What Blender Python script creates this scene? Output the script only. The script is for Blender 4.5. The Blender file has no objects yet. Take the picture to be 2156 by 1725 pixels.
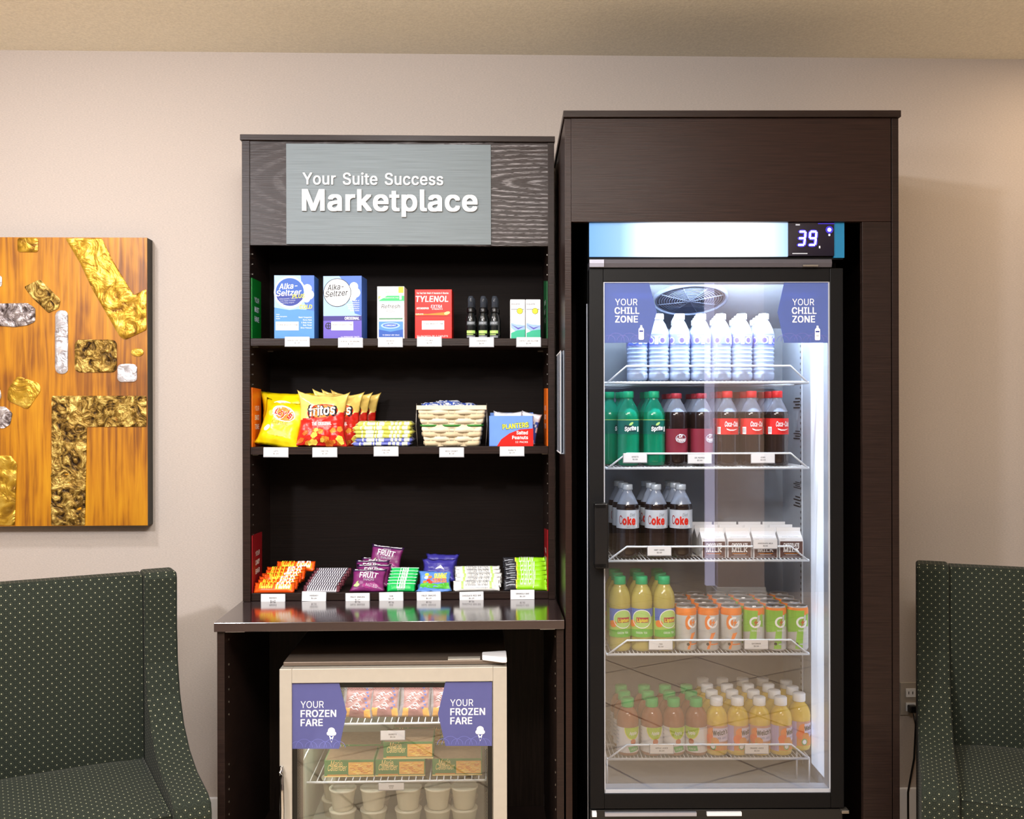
import bpy, bmesh, math, random
from mathutils import Vector, Matrix, noise
R = math.radians
SC = bpy.context.scene
COL = SC.collection
# ------------------------------------------------------------------ camera
FPX, CX, HY, YAW = 2050.0, 1078.0, 868.0, R(1.75)
cd = bpy.data.cameras.new('camera'); cam = bpy.data.objects.new('camera', cd); COL.objects.link(cam)
cam.location = (0, 0, 1.45); cam.rotation_euler = (R(90), R(0.12), -YAW)
cd.sensor_width = 36; cd.sensor_fit = 'HORIZONTAL'; cd.lens = 36 * FPX / 2156
cd.shift_y = (HY - 862.5) / 2156; cd.clip_start = .05
SC.camera = cam
# ------------------------------------------------------------------ exposure, world, room lights
SC.view_settings.view_transform = 'Standard'; SC.view_settings.look = 'None'
SC.view_settings.gamma = 1; SC.view_settings.use_curve_mapping = False
SC.view_settings.exposure = -0.58
try: SC.cycles.max_bounces = 8; SC.cycles.transparent_max_bounces = 40; SC.cycles.glossy_bounces = 4; SC.cycles.sample_clamp_indirect = 4
except Exception: pass
w = bpy.data.worlds.new('world'); SC.world = w; w.use_nodes = True
w.node_tree.nodes['Background'].inputs[0].default_value = (.9, .93, 1, 1)
w.node_tree.nodes['Background'].inputs[1].default_value = .2
def area(name, loc, tgt, sx, sy, power, col):
    l = bpy.data.lights.new(name, 'AREA'); l.shape = 'RECTANGLE'; l.size = sx; l.size_y = sy; l.energy = power; l.color = col
    o = bpy.data.objects.new(name, l); COL.objects.link(o); o.location = loc
    o.rotation_euler = (Vector(tgt) - Vector(loc)).to_track_quat('-Z', 'Y').to_euler()
    return o
area('ceiling_lamp_key', (-1.55, .1, 2.66), (-.6, 3.1, 1.1), .2, .2, 112, (.97, .96, 1))
area('ceiling_lamp_room', (1.2, -1.4, 2.67), (1.2, -1.2, 0), 1.6, 1.6, 14, (1, .90, .80))
area('ceiling_downlight_left', (-1.5, 2.2, 2.68), (-1.5, 2.5, 0), .16, .16, 30, (.98, .96, .99))
area('ceiling_downlight_middle', (-.35, 1.75, 2.68), (-.3, 2.9, 0), .35, .35, 26, (.97, .98, 1))
area('ceiling_downlight_right', (2.1, 2.85, 2.68), (2.15, 2.95, 0), .3, .3, 10, (1, .76, .52))
area('back_room_fill', (1.5, -2.0, 2.67), (1.6, -2.4, 0), 1.2, 1.2, 110, (1, .9, .82))  # added fill that brightens the unseen rear room mirrored in the cooler door
area('floor_bounce_fill', (.2, 0.6, 2.67), (.2, .6, 0), 1.2, .8, 135, (1, .94, .88))  # added fill, lights the floor so its bounce lifts the ceiling
def point_fill(name, loc, r, power, col):
    l = bpy.data.lights.new(name, 'POINT'); l.shadow_soft_size = r; l.energy = power; l.color = col
    o = bpy.data.objects.new(name, l); COL.objects.link(o); o.location = loc
point_fill('ceiling_fill', (-.3, 1.1, 2.12), .1, 46, (1, .95, .90))  # three unseen fill lights, added to brighten the ceiling and upper wall
point_fill('ceiling_fill', (2.5, .6, 2.15), .1, 9, (1, .85, .70))
point_fill('ceiling_fill', (-2.1, .8, 2.15), .1, 26, (1, .91, .89))
# ------------------------------------------------------------------ frames: (x, y, rotation) of a plane-aligned local frame
WO = (0.0, 0.0, 0.0)
FR = (.2376, 2.80, R(-1.5))
def world(fr, x, y, z=0):
    c, s = math.cos(fr[2]), math.sin(fr[2])
    return Vector((fr[0] + c * x - s * y, fr[1] + s * x + c * y, z))
def pix(fr, px, py, y):
    """the point of the photograph pixel on the plane at local depth y of a frame -> (x, z)"""
    u, v = (px - CX) / FPX, (HY - py) / FPX
    r = R(.12); u, v = u * math.cos(r) + v * math.sin(r), v * math.cos(r) - u * math.sin(r)
    dx, dy = u * math.cos(YAW) + math.sin(YAW), math.cos(YAW) - u * math.sin(YAW)
    c, s = math.cos(-fr[2]), math.sin(-fr[2])
    ox, oy = -fr[0], -fr[1]
    ox, oy = c * ox - s * oy, s * ox + c * oy
    dx, dy = c * dx - s * dy, s * dx + c * dy
    t = (y - oy) / dy
    return ox + dx * t, 1.45 + v * t
def scale_at(fr, y): return (pix(fr, 1200, 868, y)[0] - pix(fr, 1100, 868, y)[0]) / 100
# ------------------------------------------------------------------ materials
def lin(c): return tuple(((v / 255) / 12.92 if v / 255 <= .04045 else ((v / 255 + .055) / 1.055) ** 2.4) for v in c)
MC = {}
def mat(name, rgb, rough=.5, metal=0, spec=.3, var=.06, vs=40, bump=0, bs=200, clear=0.0, emit=None, alpha=1.0, coat=0):
    if name in MC: return MC[name]
    m = bpy.data.materials.new(name); m.use_nodes = True; n = m.node_tree.nodes; l = m.node_tree.links
    b = n['Principled BSDF']; c = lin(rgb)
    b.inputs['Roughness'].default_value = rough; b.inputs['Metallic'].default_value = metal
    b.inputs['Specular IOR Level'].default_value = spec; b.inputs['Coat Weight'].default_value = coat
    if var:
        t = n.new('ShaderNodeTexCoord'); q = n.new('ShaderNodeTexNoise'); q.inputs['Scale'].default_value = vs; q.inputs['Detail'].default_value = 3
        l.new(t.outputs['Object'], q.inputs['Vector'])
        r = n.new('ShaderNodeMix'); r.data_type = 'RGBA'
        r.inputs[6].default_value = (*[x * (1 - var) for x in c], 1); r.inputs[7].default_value = (*[min(1, x * (1 + var)) for x in c], 1)
        l.new(q.outputs['Fac'], r.inputs[0]); l.new(r.outputs[2], b.inputs['Base Color'])
    else: b.inputs['Base Color'].default_value = (*c, 1)
    if bump:
        t = n.new('ShaderNodeTexCoord'); q = n.new('ShaderNodeTexNoise'); q.inputs['Scale'].default_value = bs; q.inputs['Detail'].default_value = 4
        l.new(t.outputs['Object'], q.inputs['Vector']); k = n.new('ShaderNodeBump'); k.inputs['Strength'].default_value = bump; k.inputs['Distance'].default_value = .004
        l.new(q.outputs['Fac'], k.inputs['Height']); l.new(k.outputs[0], b.inputs['Normal'])
    if emit: b.inputs['Emission Color'].default_value = (*lin(emit[:3]), 1); b.inputs['Emission Strength'].default_value = emit[3]
    if clear:
        o = n['Material Output']; tr = n.new('ShaderNodeBsdfTransparent'); tr.inputs[0].default_value = (*[.4 + .6 * x for x in c], 1)
        fr = n.new('ShaderNodeLayerWeight'); fr.inputs[0].default_value = .35
        mp = n.new('ShaderNodeMapRange'); mp.inputs[3].default_value = 1 - clear; mp.inputs[4].default_value = min(1, 1.55 - clear)
        mx = n.new('ShaderNodeMixShader'); l.new(fr.outputs['Facing'], mp.inputs[0]); l.new(mp.outputs[0], mx.inputs[0])
        l.new(tr.outputs[0], mx.inputs[1]); l.new(b.outputs[0], mx.inputs[2]); l.new(mx.outputs[0], o.inputs[0])
    MC[name] = m; return m
def nodes_mat(name):
    m = bpy.data.materials.new(name); m.use_nodes = True; MC[name] = m
    return m, m.node_tree.nodes, m.node_tree.links, m.node_tree.nodes['Principled BSDF']
def ramp(n, l, src, stops):
    r = n.new('ShaderNodeValToRGB'); e = r.color_ramp.elements
    while len(e) < len(stops): e.new(.5)
    for k, (p, c) in enumerate(stops): e[k].position = p; e[k].color = (*c, 1) if len(c) == 3 else c
    l.new(src, r.inputs[0]); return r.outputs[0]
def mapping(n, l, scale, rot=(0, 0, 0), coord='Object'):
    t = n.new('ShaderNodeTexCoord'); mp = n.new('ShaderNodeMapping'); mp.inputs['Scale'].default_value = scale; mp.inputs['Rotation'].default_value = rot
    l.new(t.outputs[coord], mp.inputs[0]); return mp.outputs[0]
def noise_tex(n, l, vec, scale, detail=4, dist=0):
    q = n.new('ShaderNodeTexNoise'); q.inputs['Scale'].default_value = scale; q.inputs['Detail'].default_value = detail; q.inputs['Distortion'].default_value = dist
    l.new(vec, q.inputs['Vector']); return q.outputs['Fac']
def bump(n, l, b, h, s, d=.003):
    k = n.new('ShaderNodeBump'); k.inputs['Strength'].default_value = s; k.inputs['Distance'].default_value = d
    l.new(h, k.inputs['Height']); l.new(k.outputs[0], b.inputs['Normal'])
def film_mat(name, rgb):
    m, n, l, b = nodes_mat(name); c = (*lin(rgb), 1); b.inputs['Base Color'].default_value = c; b.inputs['Specular IOR Level'].default_value = .2
    t = n.new('ShaderNodeBsdfTranslucent'); t.inputs[0].default_value = c; x = n.new('ShaderNodeMixShader'); x.inputs[0].default_value = .5
    l.new(b.outputs[0], x.inputs[1]); l.new(t.outputs[0], x.inputs[2]); l.new(x.outputs[0], n['Material Output'].inputs[0])
def wall_mat(name, rgb, vert=False):
    m, n, l, b = nodes_mat(name); b.inputs['Roughness'].default_value = .75; b.inputs['Specular IOR Level'].default_value = .2
    v = mapping(n, l, (60, 60, 240)); f = noise_tex(n, l, v, 2.2, 5); c = lin(rgb)
    l.new(ramp(n, l, f, [(.25, tuple(x * .86 for x in c)), (.75, tuple(min(1, x * 1.07) for x in c))]), b.inputs['Base Color'])
    bump(n, l, b, f, .25, .002); return m
def wood_mat(name, c0, c1, grain_sheen=0.0, rough=.34, vertical=False):
    m, n, l, b = nodes_mat(name); b.inputs['Roughness'].default_value = rough; b.inputs['Specular IOR Level'].default_value = .1 if rough > .5 else .2
    sc = (60, 60, 3) if vertical else (3, 3, 130)
    f = noise_tex(n, l, mapping(n, l, sc), 2.5, 6, .3)
    base = ramp(n, l, f, [(.3, lin(c0)), (.7, lin(c1))])
    if grain_sheen:
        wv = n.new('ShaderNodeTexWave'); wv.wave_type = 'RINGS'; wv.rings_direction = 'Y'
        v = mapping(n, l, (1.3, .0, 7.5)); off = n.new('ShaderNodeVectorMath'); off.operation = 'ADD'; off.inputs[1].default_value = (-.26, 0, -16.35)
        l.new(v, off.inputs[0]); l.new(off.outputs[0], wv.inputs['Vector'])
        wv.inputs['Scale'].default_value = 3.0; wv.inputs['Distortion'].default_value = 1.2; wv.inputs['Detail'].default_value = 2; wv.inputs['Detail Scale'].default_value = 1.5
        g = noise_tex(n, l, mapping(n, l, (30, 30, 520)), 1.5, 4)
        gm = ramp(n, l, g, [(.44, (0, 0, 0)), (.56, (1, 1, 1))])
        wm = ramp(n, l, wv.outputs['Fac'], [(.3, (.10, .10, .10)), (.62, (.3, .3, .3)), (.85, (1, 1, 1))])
        # lamp sheen on the grain, painted into the colour, bolder towards the right end
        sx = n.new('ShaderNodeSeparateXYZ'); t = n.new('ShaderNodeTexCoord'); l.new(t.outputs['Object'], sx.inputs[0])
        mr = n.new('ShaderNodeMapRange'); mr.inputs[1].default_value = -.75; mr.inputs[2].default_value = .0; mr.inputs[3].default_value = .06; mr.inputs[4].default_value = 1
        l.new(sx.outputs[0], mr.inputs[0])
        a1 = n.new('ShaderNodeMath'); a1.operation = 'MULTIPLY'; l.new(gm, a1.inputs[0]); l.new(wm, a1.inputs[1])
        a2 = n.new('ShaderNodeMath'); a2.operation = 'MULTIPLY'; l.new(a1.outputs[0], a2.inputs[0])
        if grain_sheen > .5: l.new(mr.outputs[0], a2.inputs[1])
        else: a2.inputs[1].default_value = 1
        a3 = n.new('ShaderNodeMath'); a3.operation = 'MULTIPLY'; a3.inputs[1].default_value = grain_sheen; l.new(a2.outputs[0], a3.inputs[0])
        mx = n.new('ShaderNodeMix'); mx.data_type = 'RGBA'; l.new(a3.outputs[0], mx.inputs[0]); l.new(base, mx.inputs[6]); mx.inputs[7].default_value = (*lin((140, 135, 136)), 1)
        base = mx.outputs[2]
    l.new(base, b.inputs['Base Color']); bump(n, l, b, f, .25, .0015); return m
wall_mat('wall_vinyl', (188, 177, 168)); wall_mat('ceiling_paint', (246, 240, 222))
wood_mat('espresso', (30, 21, 18), (44, 32, 28)); wood_mat('espresso_sheen', (32, 23, 20), (46, 34, 30), .9); wood_mat('espresso_soft', (32, 20, 17), (46, 30, 25), 0)
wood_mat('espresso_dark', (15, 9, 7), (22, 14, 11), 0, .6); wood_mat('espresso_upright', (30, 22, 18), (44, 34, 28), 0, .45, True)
def counter_mat():
    m, n, l, b = nodes_mat('counter_gloss'); b.inputs['Base Color'].default_value = (*lin((50, 38, 38)), 1)
    b.inputs['Roughness'].default_value = .14; b.inputs['Specular IOR Level'].default_value = .8; b.inputs['Coat Weight'].default_value = .6; b.inputs['Coat Roughness'].default_value = .12
    f = noise_tex(n, l, mapping(n, l, (4, 160, 160)), 2, 4); bump(n, l, b, f, .06, .001)
counter_mat()
mat('black_metal', (8, 8, 10), .5, 0, .2); mat('black_plastic', (14, 14, 16), .3, 0, .5); mat('white_wire', (226, 230, 235), .4)
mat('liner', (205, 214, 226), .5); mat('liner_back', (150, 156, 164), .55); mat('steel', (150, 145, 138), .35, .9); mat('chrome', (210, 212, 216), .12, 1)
mat('silver_frame', (192, 186, 174), .42, .3); mat('freezer_top', (120, 106, 94), .35, .4); mat('card', (240, 240, 242), .5, var=.02); mat('ink', (40, 40, 46), .6, var=0)
mat('white', (244, 244, 246), .45, var=.02); mat('white_print', (250, 250, 250), .4, var=0); mat('sign_violet', (88, 90, 142), .45, spec=.2, var=.05); film_mat('chill_film', (118, 138, 204)); mat('sign_violet_light', (112, 116, 186), .45, var=0)
mat('clear_acrylic', (190, 200, 214), .1, clear=.6); mat('smoky_clear', (70, 76, 86), .12, clear=.5); mat('freezer_liner', (200, 206, 190), .5)
mat('yellow', (238, 212, 20), .28); mat('red', (206, 32, 24), .35); mat('green', (0, 118, 34), .4); mat('dark_green', (20, 84, 44), .5); mat('orange', (226, 104, 14), .4); mat('deep_red', (138, 18, 26), .4)
def glass_mat(name, fac, tint=(1, 1, 1)):
    m, n, l, b = nodes_mat(name); n.remove(b); o = n['Material Output']
    tr = n.new('ShaderNodeBsdfTransparent'); tr.inputs[0].default_value = (*tint, 1)
    gl = n.new('ShaderNodeBsdfGlossy'); gl.inputs['Roughness'].default_value = 0.0; gl.inputs[0].default_value = (1, 1, 1, 1)
    f = n.new('ShaderNodeFresnel'); f.inputs[0].default_value = 1.45
    a = n.new('ShaderNodeMath'); a.operation = 'ADD'; a.inputs[1].default_value = fac; l.new(f.outputs[0], a.inputs[0]); a.use_clamp = True
    mx = n.new('ShaderNodeMixShader'); l.new(a.outputs[0], mx.inputs[0]); l.new(tr.outputs[0], mx.inputs[1]); l.new(gl.outputs[0], mx.inputs[2]); l.new(mx.outputs[0], o.inputs[0])
glass_mat('door_glass', .058); glass_mat('freezer_glass', .05)
def fabric_mat():
    m, n, l, b = nodes_mat('dotted_fabric'); b.inputs['Roughness'].default_value = .85; b.inputs['Specular IOR Level'].default_value = .2; b.inputs['Sheen Weight'].default_value = .03
    v = mapping(n, l, (1, 1, 1), coord='UV'); s = n.new('ShaderNodeSeparateXYZ'); l.new(v, s.inputs[0])
    def M(op, a, bb=None):
        q = n.new('ShaderNodeMath'); q.operation = op
        for k, x in enumerate((a, bb)):
            if x is None: continue
            if isinstance(x, (int, float)): q.inputs[k].default_value = x
            else: l.new(x, q.inputs[k])
        return q.outputs[0]
    P = 1 / .0168
    p = M('MULTIPLY', M('ADD', s.outputs[0], M('MULTIPLY', s.outputs[1], .95)), P * .72); q = M('MULTIPLY', M('SUBTRACT', s.outputs[0], M('MULTIPLY', s.outputs[1], .95)), P * .72)
    fp, fq = M('SUBTRACT', M('FRACT', p), .5), M('SUBTRACT', M('FRACT', q), .5)
    d = M('SQRT', M('ADD', M('MULTIPLY', fp, fp), M('MULTIPLY', fq, fq)))
    dot = ramp(n, l, d, [(.07, (1, 1, 1)), (.12, (0, 0, 0))])
    d2 = M('MINIMUM', M('ABSOLUTE', fp), M('ABSOLUTE', fq))
    base = ramp(n, l, d, [(.2, lin((30, 36, 28))), (.34, lin((46, 52, 42))), (.48, lin((27, 32, 26))), (.62, lin((40, 46, 37)))])
    ns = noise_tex(n, l, v, 900, 2)
    mx = n.new('ShaderNodeMix'); mx.data_type = 'RGBA'; l.new(dot, mx.inputs[0]); l.new(base, mx.inputs[6]); mx.inputs[7].default_value = (*lin((170, 168, 140)), 1)
    l.new(mx.outputs[2], b.inputs['Base Color']); bump(n, l, b, ns, .3, .001)
fabric_mat()
# ------------------------------------------------------------------ mesh builder
class M:
    def __init__(s): s.v = []; s.f = []; s.fm = []; s.mats = []; s.sm = []
    def mi(s, m):
        m = MC[m] if isinstance(m, str) else m
        if m not in s.mats: s.mats.append(m)
        return s.mats.index(m)
    def add(s, vs, fs, m, smooth=False):
        o = len(s.v); s.v += [tuple(v) for v in vs]; k = s.mi(m)
        for f in fs: s.f.append([i + o for i in f]); s.fm.append(k); s.sm.append(smooth)
        return s
    def box(s, x0, y0, z0, x1, y1, z1, m):
        return s.add([(x, y, z) for z in (z0, z1) for y in (y0, y1) for x in (x0, x1)],
              [(0, 2, 3, 1), (4, 5, 7, 6), (0, 1, 5, 4), (2, 6, 7, 3), (0, 4, 6, 2), (1, 3, 7, 5)], m)
    def prism(s, pts, y0, y1, m, axis='y'):
        n = len(pts)
        g = {'y': lambda p, y: (p[0], y, p[1]), 'x': lambda p, x: (x, p[0], p[1]), 'z': lambda p, z: (p[0], p[1], z)}[axis]
        return s.add([g(p, y0) for p in pts] + [g(p, y1) for p in pts],
              [list(range(n)), list(range(2 * n - 1, n - 1, -1))] + [(i, i + n, (i + 1) % n + n, (i + 1) % n) for i in range(n)], m)
    def lathe(s, prof, m, n=20, cx=0, cy=0, mats=None, smooth=True):
        k0 = len(s.v)
        for r, z in prof:
            for i in range(n):
                a = 2 * math.pi * i / n; s.v.append((cx + r * math.sin(a), cy - r * math.cos(a), z))
        for j in range(len(prof) - 1):
            k = s.mi(mats[j] if mats else m)
            for i in range(n):
                i2 = (i + 1) % n; s.f.append([k0 + j * n + i, k0 + j * n + i2, k0 + (j + 1) * n + i2, k0 + (j + 1) * n + i]); s.fm.append(k); s.sm.append(smooth)
        for j in (0, len(prof) - 1):
            if prof[j][0] > 1e-4:
                f = [k0 + j * n + i for i in range(n)]; s.f.append(f if j else f[::-1]); s.fm.append(s.mi(mats[0 if j == 0 else -1] if mats else m)); s.sm.append(False)
        return s
    def tube(s, pts, r, m, n=6, closed=False):
        P = [Vector(p) for p in pts]; k0 = len(s.v); c = len(P)
        for i, p in enumerate(P):
            a = P[(i - 1) % c] if (closed or i > 0) else p; b = P[(i + 1) % c] if (closed or i < c - 1) else p
            d = (b - a).normalized(); up = Vector((0, 0, 1)) if abs(d.z) < .9 else Vector((0, 1, 0))
            e = d.cross(up).normalized(); g = e.cross(d)
            for j in range(n):
                t = 2 * math.pi * j / n; s.v.append(tuple(p + (e * math.cos(t) + g * math.sin(t)) * r))
        k = s.mi(m)
        for i in range(c if closed else c - 1):
            for j in range(n):
                j2 = (j + 1) % n; i2 = (i + 1) % c
                s.f.append([k0 + i * n + j, k0 + i2 * n + j, k0 + i2 * n + j2, k0 + i * n + j2]); s.fm.append(k); s.sm.append(True)
        if not closed:
            s.f.append([k0 + j for j in range(n)]); s.fm.append(k); s.sm.append(False)
            s.f.append([k0 + (c - 1) * n + j for j in range(n)][::-1]); s.fm.append(k); s.sm.append(False)
        return s
    def build(s, name, parent=None, bev=0, seg=2, uv=False, sub=0, label=None):
        me = bpy.data.meshes.new(name); me.from_pydata(s.v, [], s.f); me.update()
        for m in s.mats: me.materials.append(m)
        me.polygons.foreach_set('material_index', s.fm); me.polygons.foreach_set('use_smooth', s.sm)
        if uv:
            ul = me.uv_layers.new(name='UVMap')
            for p in me.polygons:
                nn = p.normal; a = max(range(3), key=lambda i: abs(nn[i]))
                for li in p.loop_indices:
                    c = me.vertices[me.loops[li].vertex_index].co
                    ul.data[li].uv = ((c.y, c.z), (c.x, c.z), (c.x, c.y))[a]
        o = bpy.data.objects.new(name, me); COL.objects.link(o)
        if parent: o.parent = parent
        if sub: q = o.modifiers.new('sub', 'SUBSURF'); q.levels = q.render_levels = sub
        if bev: q = o.modifiers.new('bevel', 'BEVEL'); q.width = bev; q.segments = seg; q.limit_method = 'ANGLE'; q.angle_limit = R(40)
        if label: o['label'] = label
        return o
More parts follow.
